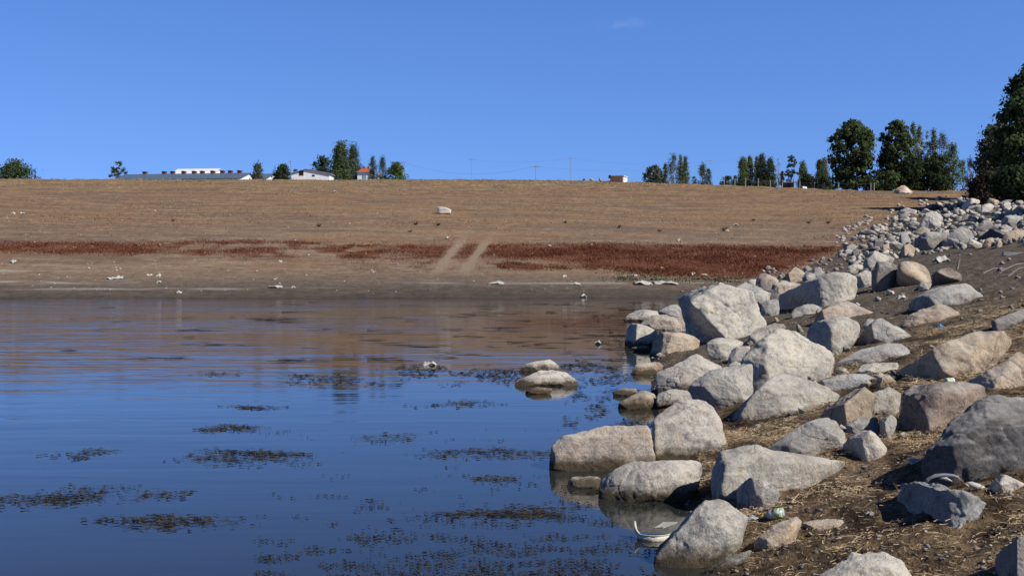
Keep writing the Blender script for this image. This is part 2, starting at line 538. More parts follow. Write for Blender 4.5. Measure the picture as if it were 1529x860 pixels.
# water: one level sheet
o = mk('lake_water', [(-1500, -400, 0), (40, -400, 0), (40, 90, 0), (-1500, 90, 0)], [(0, 1, 2, 3)], WATER)
o['kind'] = 'structure'

# ------------------------------------------------------------------ boulders
TINT = dict(pale=(.48, .455, .40), grey=(.365, .357, .337), pink=(.45, .385, .32), blue=(.34, .35, .355), dark=(.105, .105, .108),
            brown=(.25, .20, .17), white=(.61, .575, .515), tan=(.42, .345, .26), dgrey=(.22, .208, .192))
_ico = {}


def ico(n):
    if n not in _ico:
        bm = bmesh.new(); bmesh.ops.create_icosphere(bm, subdivisions=n, radius=1)
        bm.verts.ensure_lookup_table()
        _ico[n] = (np.array([v.co[:] for v in bm.verts]), np.array([[v.index for v in f.verts] for f in bm.faces]))
        bm.free()
    return _ico[n]


def hull_planes(pts):
    bm = bmesh.new()
    for p in pts: bm.verts.new(tuple(map(float, p)))
    bmesh.ops.convex_hull(bm, input=bm.verts)
    bm.normal_update()
    c = pts.mean(0)
    pl = []
    for f in bm.faces:
        n = np.array(f.normal[:]); a = f.calc_area()
        if np.linalg.norm(n) < .5: continue
        dd = float(n @ (np.array(f.calc_center_median()[:]) - c))
        if dd < 0: n, dd = -n, -dd
        pl.append((n, max(dd, 1e-3), a))
    bm.free()
    pl.sort(key=lambda t: -t[2])
    keep = []
    for n, dd, a in pl:
        for k in keep:
            if k[0] @ n > .985: break
        else: keep.append((n, dd))
    return c, np.array([k[0] for k in keep]), np.array([k[1] for k in keep])


def rock_mesh(pts, level, seed, crisp=16, rough=1.0, chips=6):
    """a weathered boulder: soft-edged convex body with chipped facets and erosion"""
    r_ = np.random.default_rng(seed)
    c, N, D = hull_planes(pts)
    ext = (pts.max(0) - pts.min(0)) / 2
    ext = np.maximum(ext, ext.max() * .2)
    size = ext.mean() * 2
    for _ in range(chips):
        n = r_.normal(size=3); n /= np.linalg.norm(n)
        face = n[1] < -.35 or n[2] > .6
        sup = ((pts - c) @ n).max()
        N = np.vstack([N, n]); D = np.append(D, sup * (r_.uniform(.70, .93) if face else r_.uniform(.92, .985)))
    dirs, faces = ico(level)
    dirs = dirs * ext; dirs = dirs / np.linalg.norm(dirs, axis=1, keepdims=True)
    q = np.maximum(dirs @ N.T, 0) / D
    r = (q ** crisp).sum(1) ** (-1 / crisp)
    v = dirs * r[:, None] * 1.05
    # keep the outer dimensions exact
    lo, hi = v.min(0), v.max(0); plo, phi_ = (pts - c).min(0), (pts - c).max(0)
    v = plo + (v - lo) / (hi - lo) * (phi_ - plo)
    o = r_.uniform(-50, 50, 3)
    s = v / size
    n1 = fbm(s[:, 0] * 2.1 + o[0], s[:, 1] * 2.1 + o[1], s[:, 2] * 2.1 + o[2], 3)
    n2 = fbm(s[:, 0] * 7 + o[1], s[:, 1] * 7 + o[2], s[:, 2] * 7 + o[0], 4, .6)
    rid = 1 - np.abs(noise3(s[:, 0] * 3.3 + o[2], s[:, 1] * 3.3 + o[0], s[:, 2] * 3.3 + o[1])) * 2
    fac = np.abs(noise3(s[:, 0] * 3.1 + o[1], s[:, 1] * 3.1 + o[0], s[:, 2] * 3.1 + o[2]))
    qn = 3.2 * fbm(s[:, 0] * 1.9 + o[2], s[:, 1] * 1.9 - o[1], s[:, 2] * 2.6 + o[0], 2)
    led = np.floor(qn) + smooth(.38, .62, qn - np.floor(qn))
    v = v + dirs * (size * rough * ((.014 * n1 + .012 * n2 + .016 * fac + .0085 * led - .05 * np.clip(rid - .84, 0, 1))))[:, None]
    return v, faces, c


Z = dict(A=(920, 360, 4.301), B=(1200, 360, 3.909), C=(900, 520, 3.909), D=(1200, 540, 3.909), E=(800, 580, 3.0714), F=(1100, 640, 3.564),
         G=(1229, 270, 4.3), H=(740, 500, 7.165), I=(1130, 370, 6.614), J=(1060, 440, 5.375), K=(1229, 330, 8.602), L=(1380, 270, 7.168),
         M=(1370, 690, 9.616), U=(0, 0, 1))
_rockn = [0]


def boulder(zk, tint, label, out, ridge=(), kd=.42, crisp=95, rough=1.0, dist=None, back=.55, chips=13, group=None):
    ox, oy, s = Z[zk]
    out = [(ox + a / s, oy + b / s) for a, b in out]
    ridge = [(ox + t[0] / s, oy + t[1] / s, t[2] if len(t) > 2 else None) for t in ridge]
    us = np.array([p[0] for p in out]); vs = np.array([p[1] for p in out])
    u0, u1, v0, v1 = us.min(), us.max(), vs.min(), vs.max()
    wpx, hpx = u1 - u0, v1 - v0
    bot = vs > v1 - .18 * hpx
    ub, vb = us[bot].mean(), vs[bot].mean()
    y0 = dist or hit(ub, vb)[1]
    S = math.sqrt(wpx * hpx) * y0 / FPX
    pts = []
    cu, cv = us.mean(), vs.mean()
    tv = lambda v: (v1 - v) / max(hpx, 1e-6)
    rid = [(a, b, (-.06 + .34 * tv(b)) if k is None else k) for a, b, k in ridge]

    def kk(u, v):
        k = .12 + kd * tv(v)
        if rid:
            ru = np.interp(v, [q[1] for q in sorted(rid, key=lambda q: q[1])], [q[0] for q in sorted(rid, key=lambda q: q[1])])
            rk = np.interp(v, [q[1] for q in sorted(rid, key=lambda q: q[1])], [q[2] for q in sorted(rid, key=lambda q: q[1])])
            if u < ru: k = max(k, rk + 2.0 * (ru - u) * y0 / FPX / S)
        return k
    for u, v in out:
        k = kk(u, v)
        p = P(u, v, y0 + S * k); pts.append(p)
        ub_, vb_ = cu + (u - cu) * .72, cv + (v - cv) * .80
        pts.append(P(ub_, vb_, y0 + S * (k + back)))
        if v > v1 - .3 * hpx:
            q = p.copy(); q[2] -= .34 * hpx * y0 / FPX; pts.append(q)
            q = P(ub_, vb_, y0 + S * (k + back)); q[2] -= .5 * hpx * y0 / FPX; pts.append(q)
    for u, v, k in rid: pts.append(P(u, v, y0 + S * k))
    if not rid:
        for u, v in out:
            uu, vv = cu + (u - cu) * .55, cv + (v - cv) * .5 + hpx * .06
            pts.append(P(uu, vv, y0 + S * (-.04 + .30 * tv(vv))))
    pts = np.array(pts)
    _rockn[0] += 1
    lv = 6 if wpx > 62 else (5 if wpx > 24 else 4)
    v, f, c = rock_mesh(pts, lv, 100 + _rockn[0], crisp, rough, chips)
    zb = pts[:, 2].min()
    base = np.array([c[0], c[1], c[2] + v[:, 2].min() * .6])
    o = mk('boulder', v + (c - base), f, ROCK, None, True, loc=base)
    col = np.array(TINT[tint]) * rng.uniform(.84, 1.10) * (1 + rng.normal(0, .007, 3))
    o.color = (*col, 1)
    tag(o, label, 'rock', group or 'boulders along the lake bank')
    return o


B = boulder
# --- right in the water
B('H', 'white', 'pale rock farther out in the water, behind its larger neighbour', [(265, 385), (340, 300), (460, 275), (560, 268), (640, 300), (700, 365), (715, 395), (500, 400), (330, 400)], back=.5)
B('H', 'white', 'widest white rock standing alone in the lake, ringed by brown stain', [(195, 545), (205, 495), (350, 430), (450, 385), (600, 378), (720, 400), (830, 470), (890, 535), (700, 558), (400, 558)], back=.35)
B('H', 'tan', 'small half sunk stone before the white lake rocks', [(320, 605), (430, 557), (585, 575), (605, 612), (480, 642), (350, 630)], back=.3)
B('U', 'white', 'flat white stone breaking the water surface left of the low bank boulder', [(915, 587), (930, 581), (948, 580), (952, 587), (938, 592), (920, 591)], back=.3)
B('E', 'white', 'small flat stone in the water under the long split boulder', [(140, 440), (165, 405), (230, 400), (285, 408), (300, 430), (280, 455), (200, 462), (150, 455)], back=.3)
B('A', 'white', 'low pale stone in the water below the stone heap', [(100, 690), (140, 672), (215, 680), (225, 700), (150, 708)], back=.3)
# --- far stone heap by the water
B('A', 'white', 'flat whitish rock at the far left tip of the bank stones', [(45, 512), (75, 470), (150, 442), (275, 455), (295, 475), (200, 505), (110, 520)])
B('A', 'grey', 'grey rock behind the pinkish flat rocks beside the tall block', [(270, 458), (340, 410), (395, 408), (432, 470), (405, 505), (320, 480)])
B('A', 'pink', 'pinkish layered rock left of the tall block', [(155, 535), (200, 495), (240, 482), (330, 475), (405, 490), (462, 545), (420, 592), (250, 585), (190, 570)])
B('A', 'white', 'white wedge with a black left face at the water edge', [(55, 645), (68, 575), (115, 530), (140, 530), (265, 592), (245, 672), (100, 680)], [(118, 532), (108, 672)])
B('A', 'tan', 'brown tan block with a dark left end below the tall block', [(215, 712), (238, 610), (290, 587), (330, 600), (420, 590), (548, 640), (530, 722), (320, 757), (230, 735)], [(318, 600), (285, 748)])
B('A', 'pale', 'tall upright block with a squared front, tallest stone of the far heap', [(400, 378), (440, 345), (490, 322), (640, 298), (760, 300), (880, 325), (965, 540), (870, 645), (720, 645), (500, 615), (450, 480)], [(690, 400, .16), (712, 640, -.12), (480, 400, .10)], crisp=70, chips=3, rough=1.3, kd=.3)
B('A', 'grey', 'grey slab leaning behind the tall upright block', [(720, 325), (830, 268), (890, 290), (995, 340), (980, 405), (930, 440), (860, 430)], dist=34)
B('A', 'pink', 'pointed pinkish stone on top of the far heap', [(890, 310), (925, 208), (970, 210), (1050, 262), (1010, 325), (950, 335)], crisp=24)
B('A', 'white', 'small white stone wedged left of the pointed pinkish one', [(842, 268), (865, 248), (897, 245), (897, 295), (868, 290)])
B('A', 'pale', 'small knob of pale stone peeping over the tall block', [(638, 308), (650, 268), (690, 265), (718, 305), (680, 325)], dist=35)
B('A', 'dgrey', 'small speckled stone peeping over the left shoulder of the tall block', [(495, 330), (515, 300), (560, 288), (605, 318), (560, 345)], dist=35)
B('A', 'tan', 'rounded tan stone at the far end of the heap before the red weeds', [(1060, 258), (1100, 200), (1150, 170), (1228, 215), (1212, 268), (1130, 275)], [(1105, 200), (1120, 270)])
B('A', 'pink', 'speckled long stone between the pointed stone and the black faced one', [(985, 345), (1000, 290), (1060, 268), (1130, 260), (1185, 285), (1120, 350), (1000, 385)])
B('A', 'grey', 'grey block in front of the black faced boulder', [(930, 430), (985, 376), (1046, 375), (1052, 460), (990, 495), (940, 475)])
B('I', 'pale', 'black sided boulder with a broad sunlit cream face', [(205, 480), (300, 420), (450, 370), (590, 295), (640, 280), (760, 250), (900, 250), (985, 290), (1010, 440), (900, 470), (690, 590), (520, 560), (330, 620), (230, 640)], [(640, 285, .02), (685, 585, -.1)], crisp=24, kd=.3)
B('I', 'grey', 'small curved stone lying under the black faced boulder', [(335, 650), (380, 600), (470, 560), (560, 557), (655, 600), (600, 630), (450, 670), (360, 685)])
B('I', 'grey', 'small black fronted stone right of the big black face', [(680, 560), (690, 480), (730, 450), (800, 450), (825, 520), (740, 545)], [(800, 452), (822, 520)])
B('I', 'pale', 'grey white stone behind the cream faced boulder, topped with dust', [(880, 240), (900, 190), (960, 160), (1040, 165), (1062, 205), (1000, 250), (940, 265)])
B('I', 'pale', 'pale upright stone between cream face and shaded egg stone', [(960, 290), (1000, 250), (1060, 225), (1135, 235), (1140, 370), (1090, 400), (1030, 390)])
B('I', 'grey', 'small triangular grey stone left above the cream faced boulder', [(540, 290), (570, 215), (620, 195), (675, 260), (640, 290), (580, 305)])
B('B', 'pale', 'white topped block with a black side above the shaded egg stone', [(345, 160), (355, 100), (372, 68), (412, 60), (470, 80), (535, 105), (520, 130), (430, 160), (390, 182)], [(380, 66), (385, 125, -.12)])
B('B', 'dgrey', 'egg shaped grey stone half covered by a black shadow', [(395, 250), (405, 190), (430, 140), (490, 118), (540, 130), (545, 200), (520, 270), (440, 300), (400, 285)])
B('B', 'tan', 'large tan wedge with a sunlit sloping top on the upper bank', [(535, 215), (555, 140), (640, 115), (710, 140), (755, 195), (748, 252), (640, 268), (560, 285), (540, 260)], [(560, 180, .0), (700, 250, -.08)], crisp=24)
B('B', 'brown', 'brownish blunt rock right of the tan wedge', [(750, 205), (790, 165), (850, 153), (900, 175), (943, 212), (932, 242), (800, 266), (762, 262)], [(780, 185, .05), (870, 225, -.1)])
B('B', 'grey', 'long wedge shaped boulder with a black left end on the bare soil', [(615, 430), (618, 370), (720, 285), (860, 258), (965, 243), (1062, 310), (1062, 338), (930, 377), (780, 385), (640, 440)], [(722, 288, .0), (775, 385, -.1)], crisp=26)
B('B', 'tan', 'tan sloping rock leaning before the long wedge boulder', [(568, 500), (600, 450), (680, 400), (790, 363), (860, 380), (918, 422), (840, 465), (700, 495), (610, 525)])
B('B', 'pink', 'humped pinkish boulder with dark left flank', [(68, 490), (110, 390), (200, 350), (310, 350), (428, 412), (345, 455), (250, 450), (120, 490)], [(125, 390), (95, 480)])
B('B', 'pale', 'two toned boulder, grey left half and white right half', [(8, 570), (50, 500), (120, 465), (222, 442), (275, 455), (338, 502), (245, 565), (205, 655), (150, 665), (60, 620)], [(160, 480, .05), (150, 655, -.12)], crisp=22)
B('B', 'grey', 'grey boulder with a black left face right of the two toned one', [(280, 565), (330, 510), (392, 458), (460, 446), (512, 480), (530, 515), (645, 562), (620, 585), (520, 595), (410, 590)], [(398, 460), (412, 565)])
B('B', 'dgrey', 'long grey stone like a log at the right edge of the upper bank', [(1095, 480), (1180, 440), (1300, 395), (1330, 440), (1286, 475), (1150, 520), (1110, 528)], [(1120, 475), (1130, 520)])
# --- middle bank
B('A', 'pale', 'rounded cream stone under the tall block', [(582, 720), (580, 660), (620, 632), (682, 622), (760, 640), (818, 662), (725, 772), (640, 760)])
B('A', 'grey', 'smooth grey stone wedged between cream stone and the banded boulder', [(718, 780), (745, 700), (790, 680), (860, 675), (855, 790), (760, 795)])
B('A', 'blue', 'small bluish white stone at the foot of the tall block', [(545, 635), (575, 602), (630, 605), (642, 632), (595, 660), (555, 655)])
B('A', 'pale', 'slanting slab behind the banded boulder', [(825, 665), (890, 570), (1000, 540), (1092, 530), (1100, 562), (1000, 600), (880, 668)], [(870, 590), (860, 660)])
B('J', 'pale', 'big pale boulder with a cracked dome and light bands, centre of the bank', [(245, 640), (250, 500), (330, 400), (440, 325), (560, 290), (680, 310), (850, 390), (960, 470), (1000, 540), (1015, 640), (880, 690), (700, 720), (350, 760), (270, 740)], [(345, 420, .12), (320, 560, .0), (360, 730, -.1)], kd=.4)
B('U', 'pale', 'large rounded boulder at the water, left of the banded one', [(980, 582), (982, 556), (1000, 538), (1035, 529), (1062, 532), (1086, 545), (1068, 565), (1050, 578), (1015, 585), (990, 585)])
B('U', 'tan', 'low knobbly rock at the water left of the large rounded boulder', [(942, 559), (950, 545), (972, 541), (990, 540), (990, 558), (965, 561)])
B('C', 'tan', 'low algae stained rock nose reaching into the water', [(90, 345), (110, 315), (180, 305), (180, 275), (250, 247), (320, 262), (330, 330), (260, 365), (150, 362)])
B('C', 'pale', 'knobbly pale rock joining the algae stained nose to the shaded slab', [(315, 335), (330, 250), (400, 240), (480, 258), (560, 250), (650, 300), (640, 330), (440, 330)])
B('C', 'grey', 'grey slab lying in the shadow of the banded boulder', [(500, 260), (580, 180), (680, 130), (800, 95), (880, 120), (880, 330), (720, 360), (640, 320)], back=.3)
B('C', 'pale', 'broad grey white pyramid boulder below the banded one', [(735, 375), (830, 310), (890, 240), (960, 185), (1010, 143), (1065, 146), (1210, 180), (1370, 270), (1355, 305), (1260, 375), (1100, 405), (940, 425), (860, 400)], [(900, 245, .1), (850, 385, -.06)])
B('C', 'pale', 'tall rounded boulder split from the long block at the water', [(288, 540), (290, 430), (310, 405), (370, 350), (430, 320), (560, 302), (630, 320), (690, 420), (738, 565), (710, 645), (600, 668), (440, 650), (300, 650)], [(310, 420, .12), (305, 640, .02)])
B('E', 'pink', 'long block with a brown tide mark standing in the water', [(62, 385), (68, 300), (80, 250), (120, 213), (240, 188), (360, 172), (510, 170), (536, 240), (542, 340), (480, 362), (330, 390), (200, 396)], [(100, 240, .15), (85, 380, .05)], kd=.2)
B('E', 'pale', 'tilted slab in the water before the long tide marked block', [(283, 485), (300, 440), (440, 375), (500, 338), (700, 323), (758, 390), (745, 450), (690, 525), (600, 530), (480, 525), (330, 515)], crisp=20)
B('U', 'pale', 'long flat topped slab in the middle of the lower bank', [(1062, 738), (1064, 700), (1078, 672), (1110, 668), (1150, 671), (1200, 683), (1268, 690), (1245, 706), (1190, 722), (1150, 745), (1100, 755), (1072, 750)], [(1085, 690, .1), (1080, 745, -.02)])
B('F', 'grey', 'angular stone with a sharp ridge before the flat topped slab', [(-5, 340), (60, 256), (130, 285), (228, 348), (190, 385), (110, 435), (40, 432), (0, 395)], [(68, 262, .1), (150, 330, -.05), (100, 420, -.12)], crisp=30, chips=9)
B('E', 'pale', 'egg shaped speckled boulder at the bottom edge of the water', [(538, 745), (560, 690), (700, 580), (780, 520), (840, 512), (900, 538), (972, 600), (962, 660), (930, 742), (860, 802), (780, 842), (640, 845), (560, 815)])
B('E', 'grey', 'flat stone flake leaning on the egg shaped boulder', [(755, 855), (870, 780), (1000, 743), (962, 792), (860, 845), (790, 868)])
B('F', 'tan', 'tan stone sunk in dark weed beside the egg shaped boulder', [(88, 615), (200, 510), (320, 463), (345, 500), (305, 565), (270, 645), (180, 658), (110, 645)])
B('F', 'tan', 'flat stone half buried in dried weed right of the tan one', [(345, 500), (420, 480), (560, 484), (588, 532), (500, 550), (400, 545)])
B('F', 'pale', 'smooth pale boulder cut by the bottom edge of the picture', [(430, 800), (560, 720), (700, 670), (780, 660), (880, 700), (945, 790), (960, 880), (400, 880)])
B('F', 'pale', 'stone peeping up behind the smooth bottom boulder', [(583, 720), (590, 680), (612, 654), (690, 660), (700, 700), (640, 725)])
B('F', 'blue', 'jagged bluish rock with shaded hollows in the dried weed', [(825, 480), (850, 350), (880, 308), (920, 298), (1000, 335), (1100, 340), (1190, 333), (1368, 402), (1290, 442), (1200, 482), (1150, 565), (1060, 572), (950, 568), (850, 555)], [(1185, 345, .12), (1165, 560, .02)], rough=1.7)
B('F', 'dgrey', 'dark boulder cut by the lower right corner', [(1380, 700), (1430, 640), (1500, 590), (1580, 570), (1650, 640), (1660, 800), (1400, 800)], [(1520, 600), (1500, 790)])
B('D', 'dark', 'big dark coarse boulder at the right edge, largest of the bank', [(712, 700), (715, 600), (760, 530), (870, 425), (960, 325), (1060, 238), (1130, 188), (1200, 186), (1300, 230), (1400, 320), (1440, 560), (1330, 690), (1140, 728), (1000, 715), (880, 695)], rough=1.25, chips=8)
B('D', 'brown', 'reddish brown block with dark left end above the dark boulder', [(533, 455), (550, 330), (580, 180), (610, 138), (690, 133), (900, 128), (1060, 150), (1100, 220), (1000, 330), (880, 410), (800, 405), (720, 408), (600, 440)], [(720, 190, .08), (735, 400, -.1)], rough=1.3)
B('D', 'pale', 'small pyramid stone, black on the left and white on the right', [(213, 560), (240, 480), (322, 403), (400, 430), (488, 512), (440, 562), (350, 595), (260, 588)], [(332, 408, .1), (378, 560, -.15)], crisp=28)
B('U', 'grey', 'rounded grey slab rising from the dried weed left of the small pyramid', [(1148, 674), (1180, 650), (1215, 632), (1238, 627), (1257, 643), (1270, 652), (1260, 670), (1232, 682), (1190, 688)])
B('D', 'tan', 'tan boulder with dark left flank behind the small pyramid', [(78, 345), (130, 270), (230, 208), (300, 148), (362, 138), (412, 172), (372, 240), (368, 325), (250, 335), (225, 405), (150, 380)], [(228, 215, .1), (243, 350, -.1)])
B('D', 'pale', 'cream boulder with a thin crack right of the tan one', [(343, 235), (420, 168), (500, 143), (572, 158), (558, 265), (548, 310), (460, 318), (370, 312)])
B('D', 'grey', 'blunt grey stone tucked under the tan and cream boulders', [(243, 365), (300, 328), (432, 323), (442, 400), (442, 445), (290, 435), (250, 415)])
B('D', 'grey', 'thin tilted slab in the gap left of the reddish block', [(438, 355), (540, 308), (552, 345), (500, 440), (450, 450)], [(470, 345), (480, 440)])
B('D', 'blue', 'flat bluish slab behind the tan boulder', [(88, 122), (180, 92), (270, 74), (362, 70), (442, 100), (400, 132), (280, 168), (190, 172)])
B('D', 'tan', 'small pointed stone before the great black sided boulder', [(398, 155), (440, 110), (490, 80), (542, 130), (525, 150), (440, 158)], [(470, 90), (450, 150)])
B('B', 'tan', 'great boulder with a black left side and wrinkled tan front', [(512, 805), (560, 700), (640, 648), (800, 588), (822, 560), (960, 540), (1180, 528), (1224, 590), (1150, 645), (1040, 735), (960, 785), (800, 810), (680, 840), (580, 845)], [(802, 592, .0), (806, 805, -.12)], rough=1.3, kd=.35)
B('B', 'tan', 'orange tan boulder at the right edge below the wrinkled one', [(900, 860), (1040, 770), (1240, 653), (1300, 690), (1420, 740), (1440, 850), (1286, 880), (1080, 880)], [(1050, 790, .12), (1060, 870, -.05)])
B('B', 'grey', 'long low slab left of the great black sided boulder', [(188, 725), (310, 640), (480, 598), (562, 600), (625, 655), (560, 695), (340, 725), (240, 755)])
B('B', 'pale', 'smaller pale slab lying against the long low one', [(308, 755), (340, 720), (560, 708), (535, 765), (430, 795), (320, 785)])
B('M', 'white', 'white topped triangular stone in the shade of the dark boulder', [(980, 410), (1160, 320), (1230, 158), (1290, 168), (1458, 285), (1530, 340), (1490, 420), (1300, 460), (1060, 455)], [(1180, 330, -.1), (1440, 300, .0)])
# --- large stones of the rubble
RG = 'large stones of the far rubble slope'
B('G', 'dgrey', 'dark rubble block with a black left face, largest left of the rubble', [(583, 445), (590, 380), (640, 340), (700, 333), (782, 330), (792, 372), (760, 422), (660, 452)], [(655, 345), (642, 445)], group=RG)
B('G', 'grey', 'flat grey rubble boulder shaped like a tilted lens', [(768, 385), (830, 310), (882, 290), (962, 330), (982, 370), (930, 400), (860, 412)], group=RG)
B('G', 'grey', 'small square rubble stone left of the dark rubble block', [(475, 412), (490, 350), (542, 338), (562, 380), (542, 422), (490, 424)], [(495, 350), (500, 420)], group=RG)
B('G', 'tan', 'tan rubble stone with dark left end under the square one', [(488, 472), (510, 425), (562, 403), (598, 430), (582, 482), (520, 492)], [(520, 425), (520, 488)], group=RG)
B('G', 'dark', 'black shaded rubble boulder in the middle of the slope', [(985, 392), (1000, 340), (1042, 310), (1105, 308), (1182, 330), (1192, 390), (1100, 402), (1050, 398)], [(1150, 325), (1170, 395)], group=RG)
B('G', 'tan', 'tan rubble boulder at the right edge of the picture', [(1148, 392), (1170, 340), (1252, 308), (1295, 330), (1310, 385), (1180, 398)], group=RG)
B('G', 'tan', 'round tan rubble stone under the black shaded one', [(1028, 412), (1050, 370), (1092, 363), (1112, 400), (1092, 427), (1050, 428)], group=RG)
B('G', 'tan', 'little stone beside the round tan rubble stone', [(1105, 402), (1130, 378), (1152, 400), (1146, 427), (1110, 427)], group=RG)
B('G', 'white', 'white bright block lying in front of the lens shaped boulder', [(928, 402), (950, 368), (1028, 408), (1002, 430)], group=RG)
B('G', 'dgrey', 'humped brown grey stone above the black shaded one', [(963, 322), (1030, 254), (1092, 253), (1102, 290), (1042, 332), (980, 347)], group=RG)
B('G', 'grey', 'grey stone near the right edge above the tan boulder', [(1158, 252), (1180, 223), (1284, 228), (1286, 282), (1200, 292)], group=RG)
B('G', 'white', 'pale crumbling heap stone left of centre in the rubble', [(633, 292), (660, 220), (742, 193), (772, 230), (767, 282), (722, 327), (650, 322)], rough=1.8, group=RG)
B('G', 'dgrey', 'blue grey rubble stone right of the pale crumbling one', [(888, 242), (920, 213), (972, 235), (967, 272), (900, 272)], group=RG)
B('G', 'white', 'white pointed rubble stone near the tree shadow', [(1003, 212), (1010, 168), (1062, 146), (1102, 160), (1042, 217)], group=RG)
B('G', 'tan', 'rounded stone at the right edge on top of the rubble', [(1208, 202), (1250, 168), (1290, 190), (1290, 227), (1220, 222)], group=RG)
B('G', 'white', 'squarest white stone at the left end of the rubble', [(365, 322), (370, 285), (396, 290), (396, 322)], group=RG)
B('G', 'dgrey', 'grey rubble stone at the lower left end of the slope', [(320, 442), (330, 380), (392, 370), (372, 442)], group=RG)
B('G', 'tan', 'tan rubble stone right of the lower left grey one', [(370, 472), (380, 410), (422, 404), (433, 460)], group=RG)
B('G', 'dgrey', 'shaded rubble stone above the tan square ones', [(405, 388), (430, 348), (473, 380), (460, 408)], group=RG)

# --- rubble: one of ten shapes, copied
rub = []
for i in range(10):
    r_ = np.random.default_rng(500 + i)
    pts = r_.normal(size=(14, 3)); pts /= np.linalg.norm(pts, axis=1, keepdims=True)
    pts *= np.array([1, .85, .65]) * .5
    v, f, c = rock_mesh(pts, 4, 900 + i, 24, 1.2, 5)
    me = mk('rubble_rock', v, f, ROCK, None, True)
    rub.append(me)


def scatter_px(poly, n, rs):
    poly = np.array(poly, float); out = []
    lo, hi = poly.min(0), poly.max(0)
    x, y = poly[:, 0], poly[:, 1]
    while len(out) < n:
        p = rs.uniform(lo, hi)
        c = False; j = len(poly) - 1
        for i in range(len(poly)):
            if (y[i] > p[1]) != (y[j] > p[1]) and p[0] < (x[j] - x[i]) * (p[1] - y[i]) / (y[j] - y[i]) + x[i]: c = not c
            j = i
        if c: out.append(p)
    return np.array(out)


rs = np.random.default_rng(33)
RUBPOLY = [(1252, 388), (1262, 366), (1300, 347), (1335, 330), (1372, 314), (1410, 303), (1450, 293), (1529, 282), (1529, 364), (1470, 370), (1420, 374), (1360, 386), (1330, 388), (1300, 400), (1275, 405)]
pp = scatter_px(RUBPOLY, 120, rs)
pp = pp[np.argsort(pp[:, 1])]
tn = ['white', 'grey', 'dgrey', 'pale', 'tan', 'white', 'pale', 'grey']
used = set()


def put_rub(u, v, px, label, group, tint=None, flat=1.):
    k = int(rs.integers(10))
    src = rub[k]
    if k in used:
        o = src.copy(); COL.objects.link(o)
    else:
        o = src; used.add(k)
    p = hit(u, v)
    sz = px * p[1] / FPX
    o.location = (p[0], p[1], p[2] + sz * .16)
    sc = rs.uniform(.8, 1.2, 3) * sz
    o.scale = (sc[0] * 1.1, sc[1], sc[2] * flat)
    o.rotation_euler = (rs.uniform(-.5, .5), rs.uniform(-.5, .5), rs.uniform(0, 6.28))
    o.color = (*(np.array(TINT[tint or tn[int(rs.integers(len(tn)))]]) * rs.uniform(.8, 1.15)), 1)
    tag(o, label, 'rock', group)
    return o


for u, v in pp:
    px = rs.uniform(9, 19) if rs.random() < .72 else rs.uniform(16, 28)
    put_rub(u, v, px, 'loose rubble rock among many on the far embankment slope', 'rubble rocks on the embankment')
# loose stones around the bank foot and on the field fringe


def stone_field(name, groups, tint, label):
    V, F, k0 = [], [], 0
    for poly, n, a, b in groups:
        for u, v in scatter_px(poly, n, rs):
            p = hit(u, v); sz = rs.uniform(a, b) * p[1] / FPX
            d0, f0 = ico(2)
            q = d0 * (1 + .9 * noise3(d0[:, 0] * 1.3 + u, d0[:, 1] * 1.3 + v, d0[:, 2] * 1.3))[:, None] * rs.uniform(.7, 1.25, 3) * sz * .5
            q[:, 2] *= .8
            V.append(q + p + np.array([0, 0, sz * .12])); F.append(f0 + k0); k0 += len(d0)
    o = mk(name, np.vstack(V), np.vstack(F), ROCK)
    o.color = (*TINT[tint], 1)
    tag(o, label, 'stones', None, 'stuff')


RUB2 = [(1529, 275), (1640, 262), (1700, 300), (1700, 372), (1529, 368)]
stone_field('loose_pale_stones', [(RUB2, 120, 6, 22), ([(1235, 380), (1250, 345), (1320, 310), (1420, 290), (1400, 305), (1300, 345), (1262, 370)], 60, 3, 7.5), (RUBPOLY, 380, 4, 12),
            ([(1100, 400), (1235, 385), (1262, 398), (1280, 420), (1180, 425)], 12, 3, 6)], 'pale', 'loose pale stones scattered between the rubble and on the field fringe')
stone_field('loose_grey_stones', [(RUB2, 120, 6, 22), ([(1130, 405), (1180, 398), (1235, 385), (1262, 398), (1290, 425), (1240, 430), (1180, 430), (1140, 420)], 45, 4, 10), (RUBPOLY, 380, 4, 12),
            ([(1380, 380), (1529, 365), (1529, 480), (1440, 500), (1300, 470), (1330, 440), (1480, 430), (1470, 400)], 40, 3, 8)], 'dgrey', 'loose grey stones scattered between the rubble and on the bare bank soil')
for (u, v) in [(1100, 600), (1130, 640), (1290, 700), (1340, 500), (1255, 640), (1000, 470), (960, 480), (1010, 500), (1140, 470), (1160, 480), (1195, 470), (1310, 620), (1245, 600), (1480, 560), (1520, 610), (1210, 800), (1300, 770), (1110, 625), (1125, 615), (1340, 640), (1065, 660), (1050, 700), (1060, 720), (1290, 540), (1335, 560), (1275, 655), (1180, 620), (1085, 500), (1150, 500), (1120, 515), (985, 535), (1390, 520), (1225, 470), (1215, 500), (1330, 440), (1310, 450), (1145, 440), (1155, 425), (1205, 405)]:
    put_rub(u, v, rs.uniform(9, 17), 'small stone filling a gap between the bank boulders', 'small stones between the boulders')
for u, v in scatter_px([(1000, 470), (1120, 430), (1300, 400), (1420, 430), (1400, 500), (1529, 520), (1500, 600), (1350, 660), (1200, 650), (1090, 640), (1060, 600)], 46, rs):
    put_rub(u, v, rs.uniform(11, 25), 'medium stone packed among the big bank boulders', 'medium stones among the boulders')
for i, r0 in enumerate(rub):
    if i not in used:
        bpy.data.objects.remove(r0)


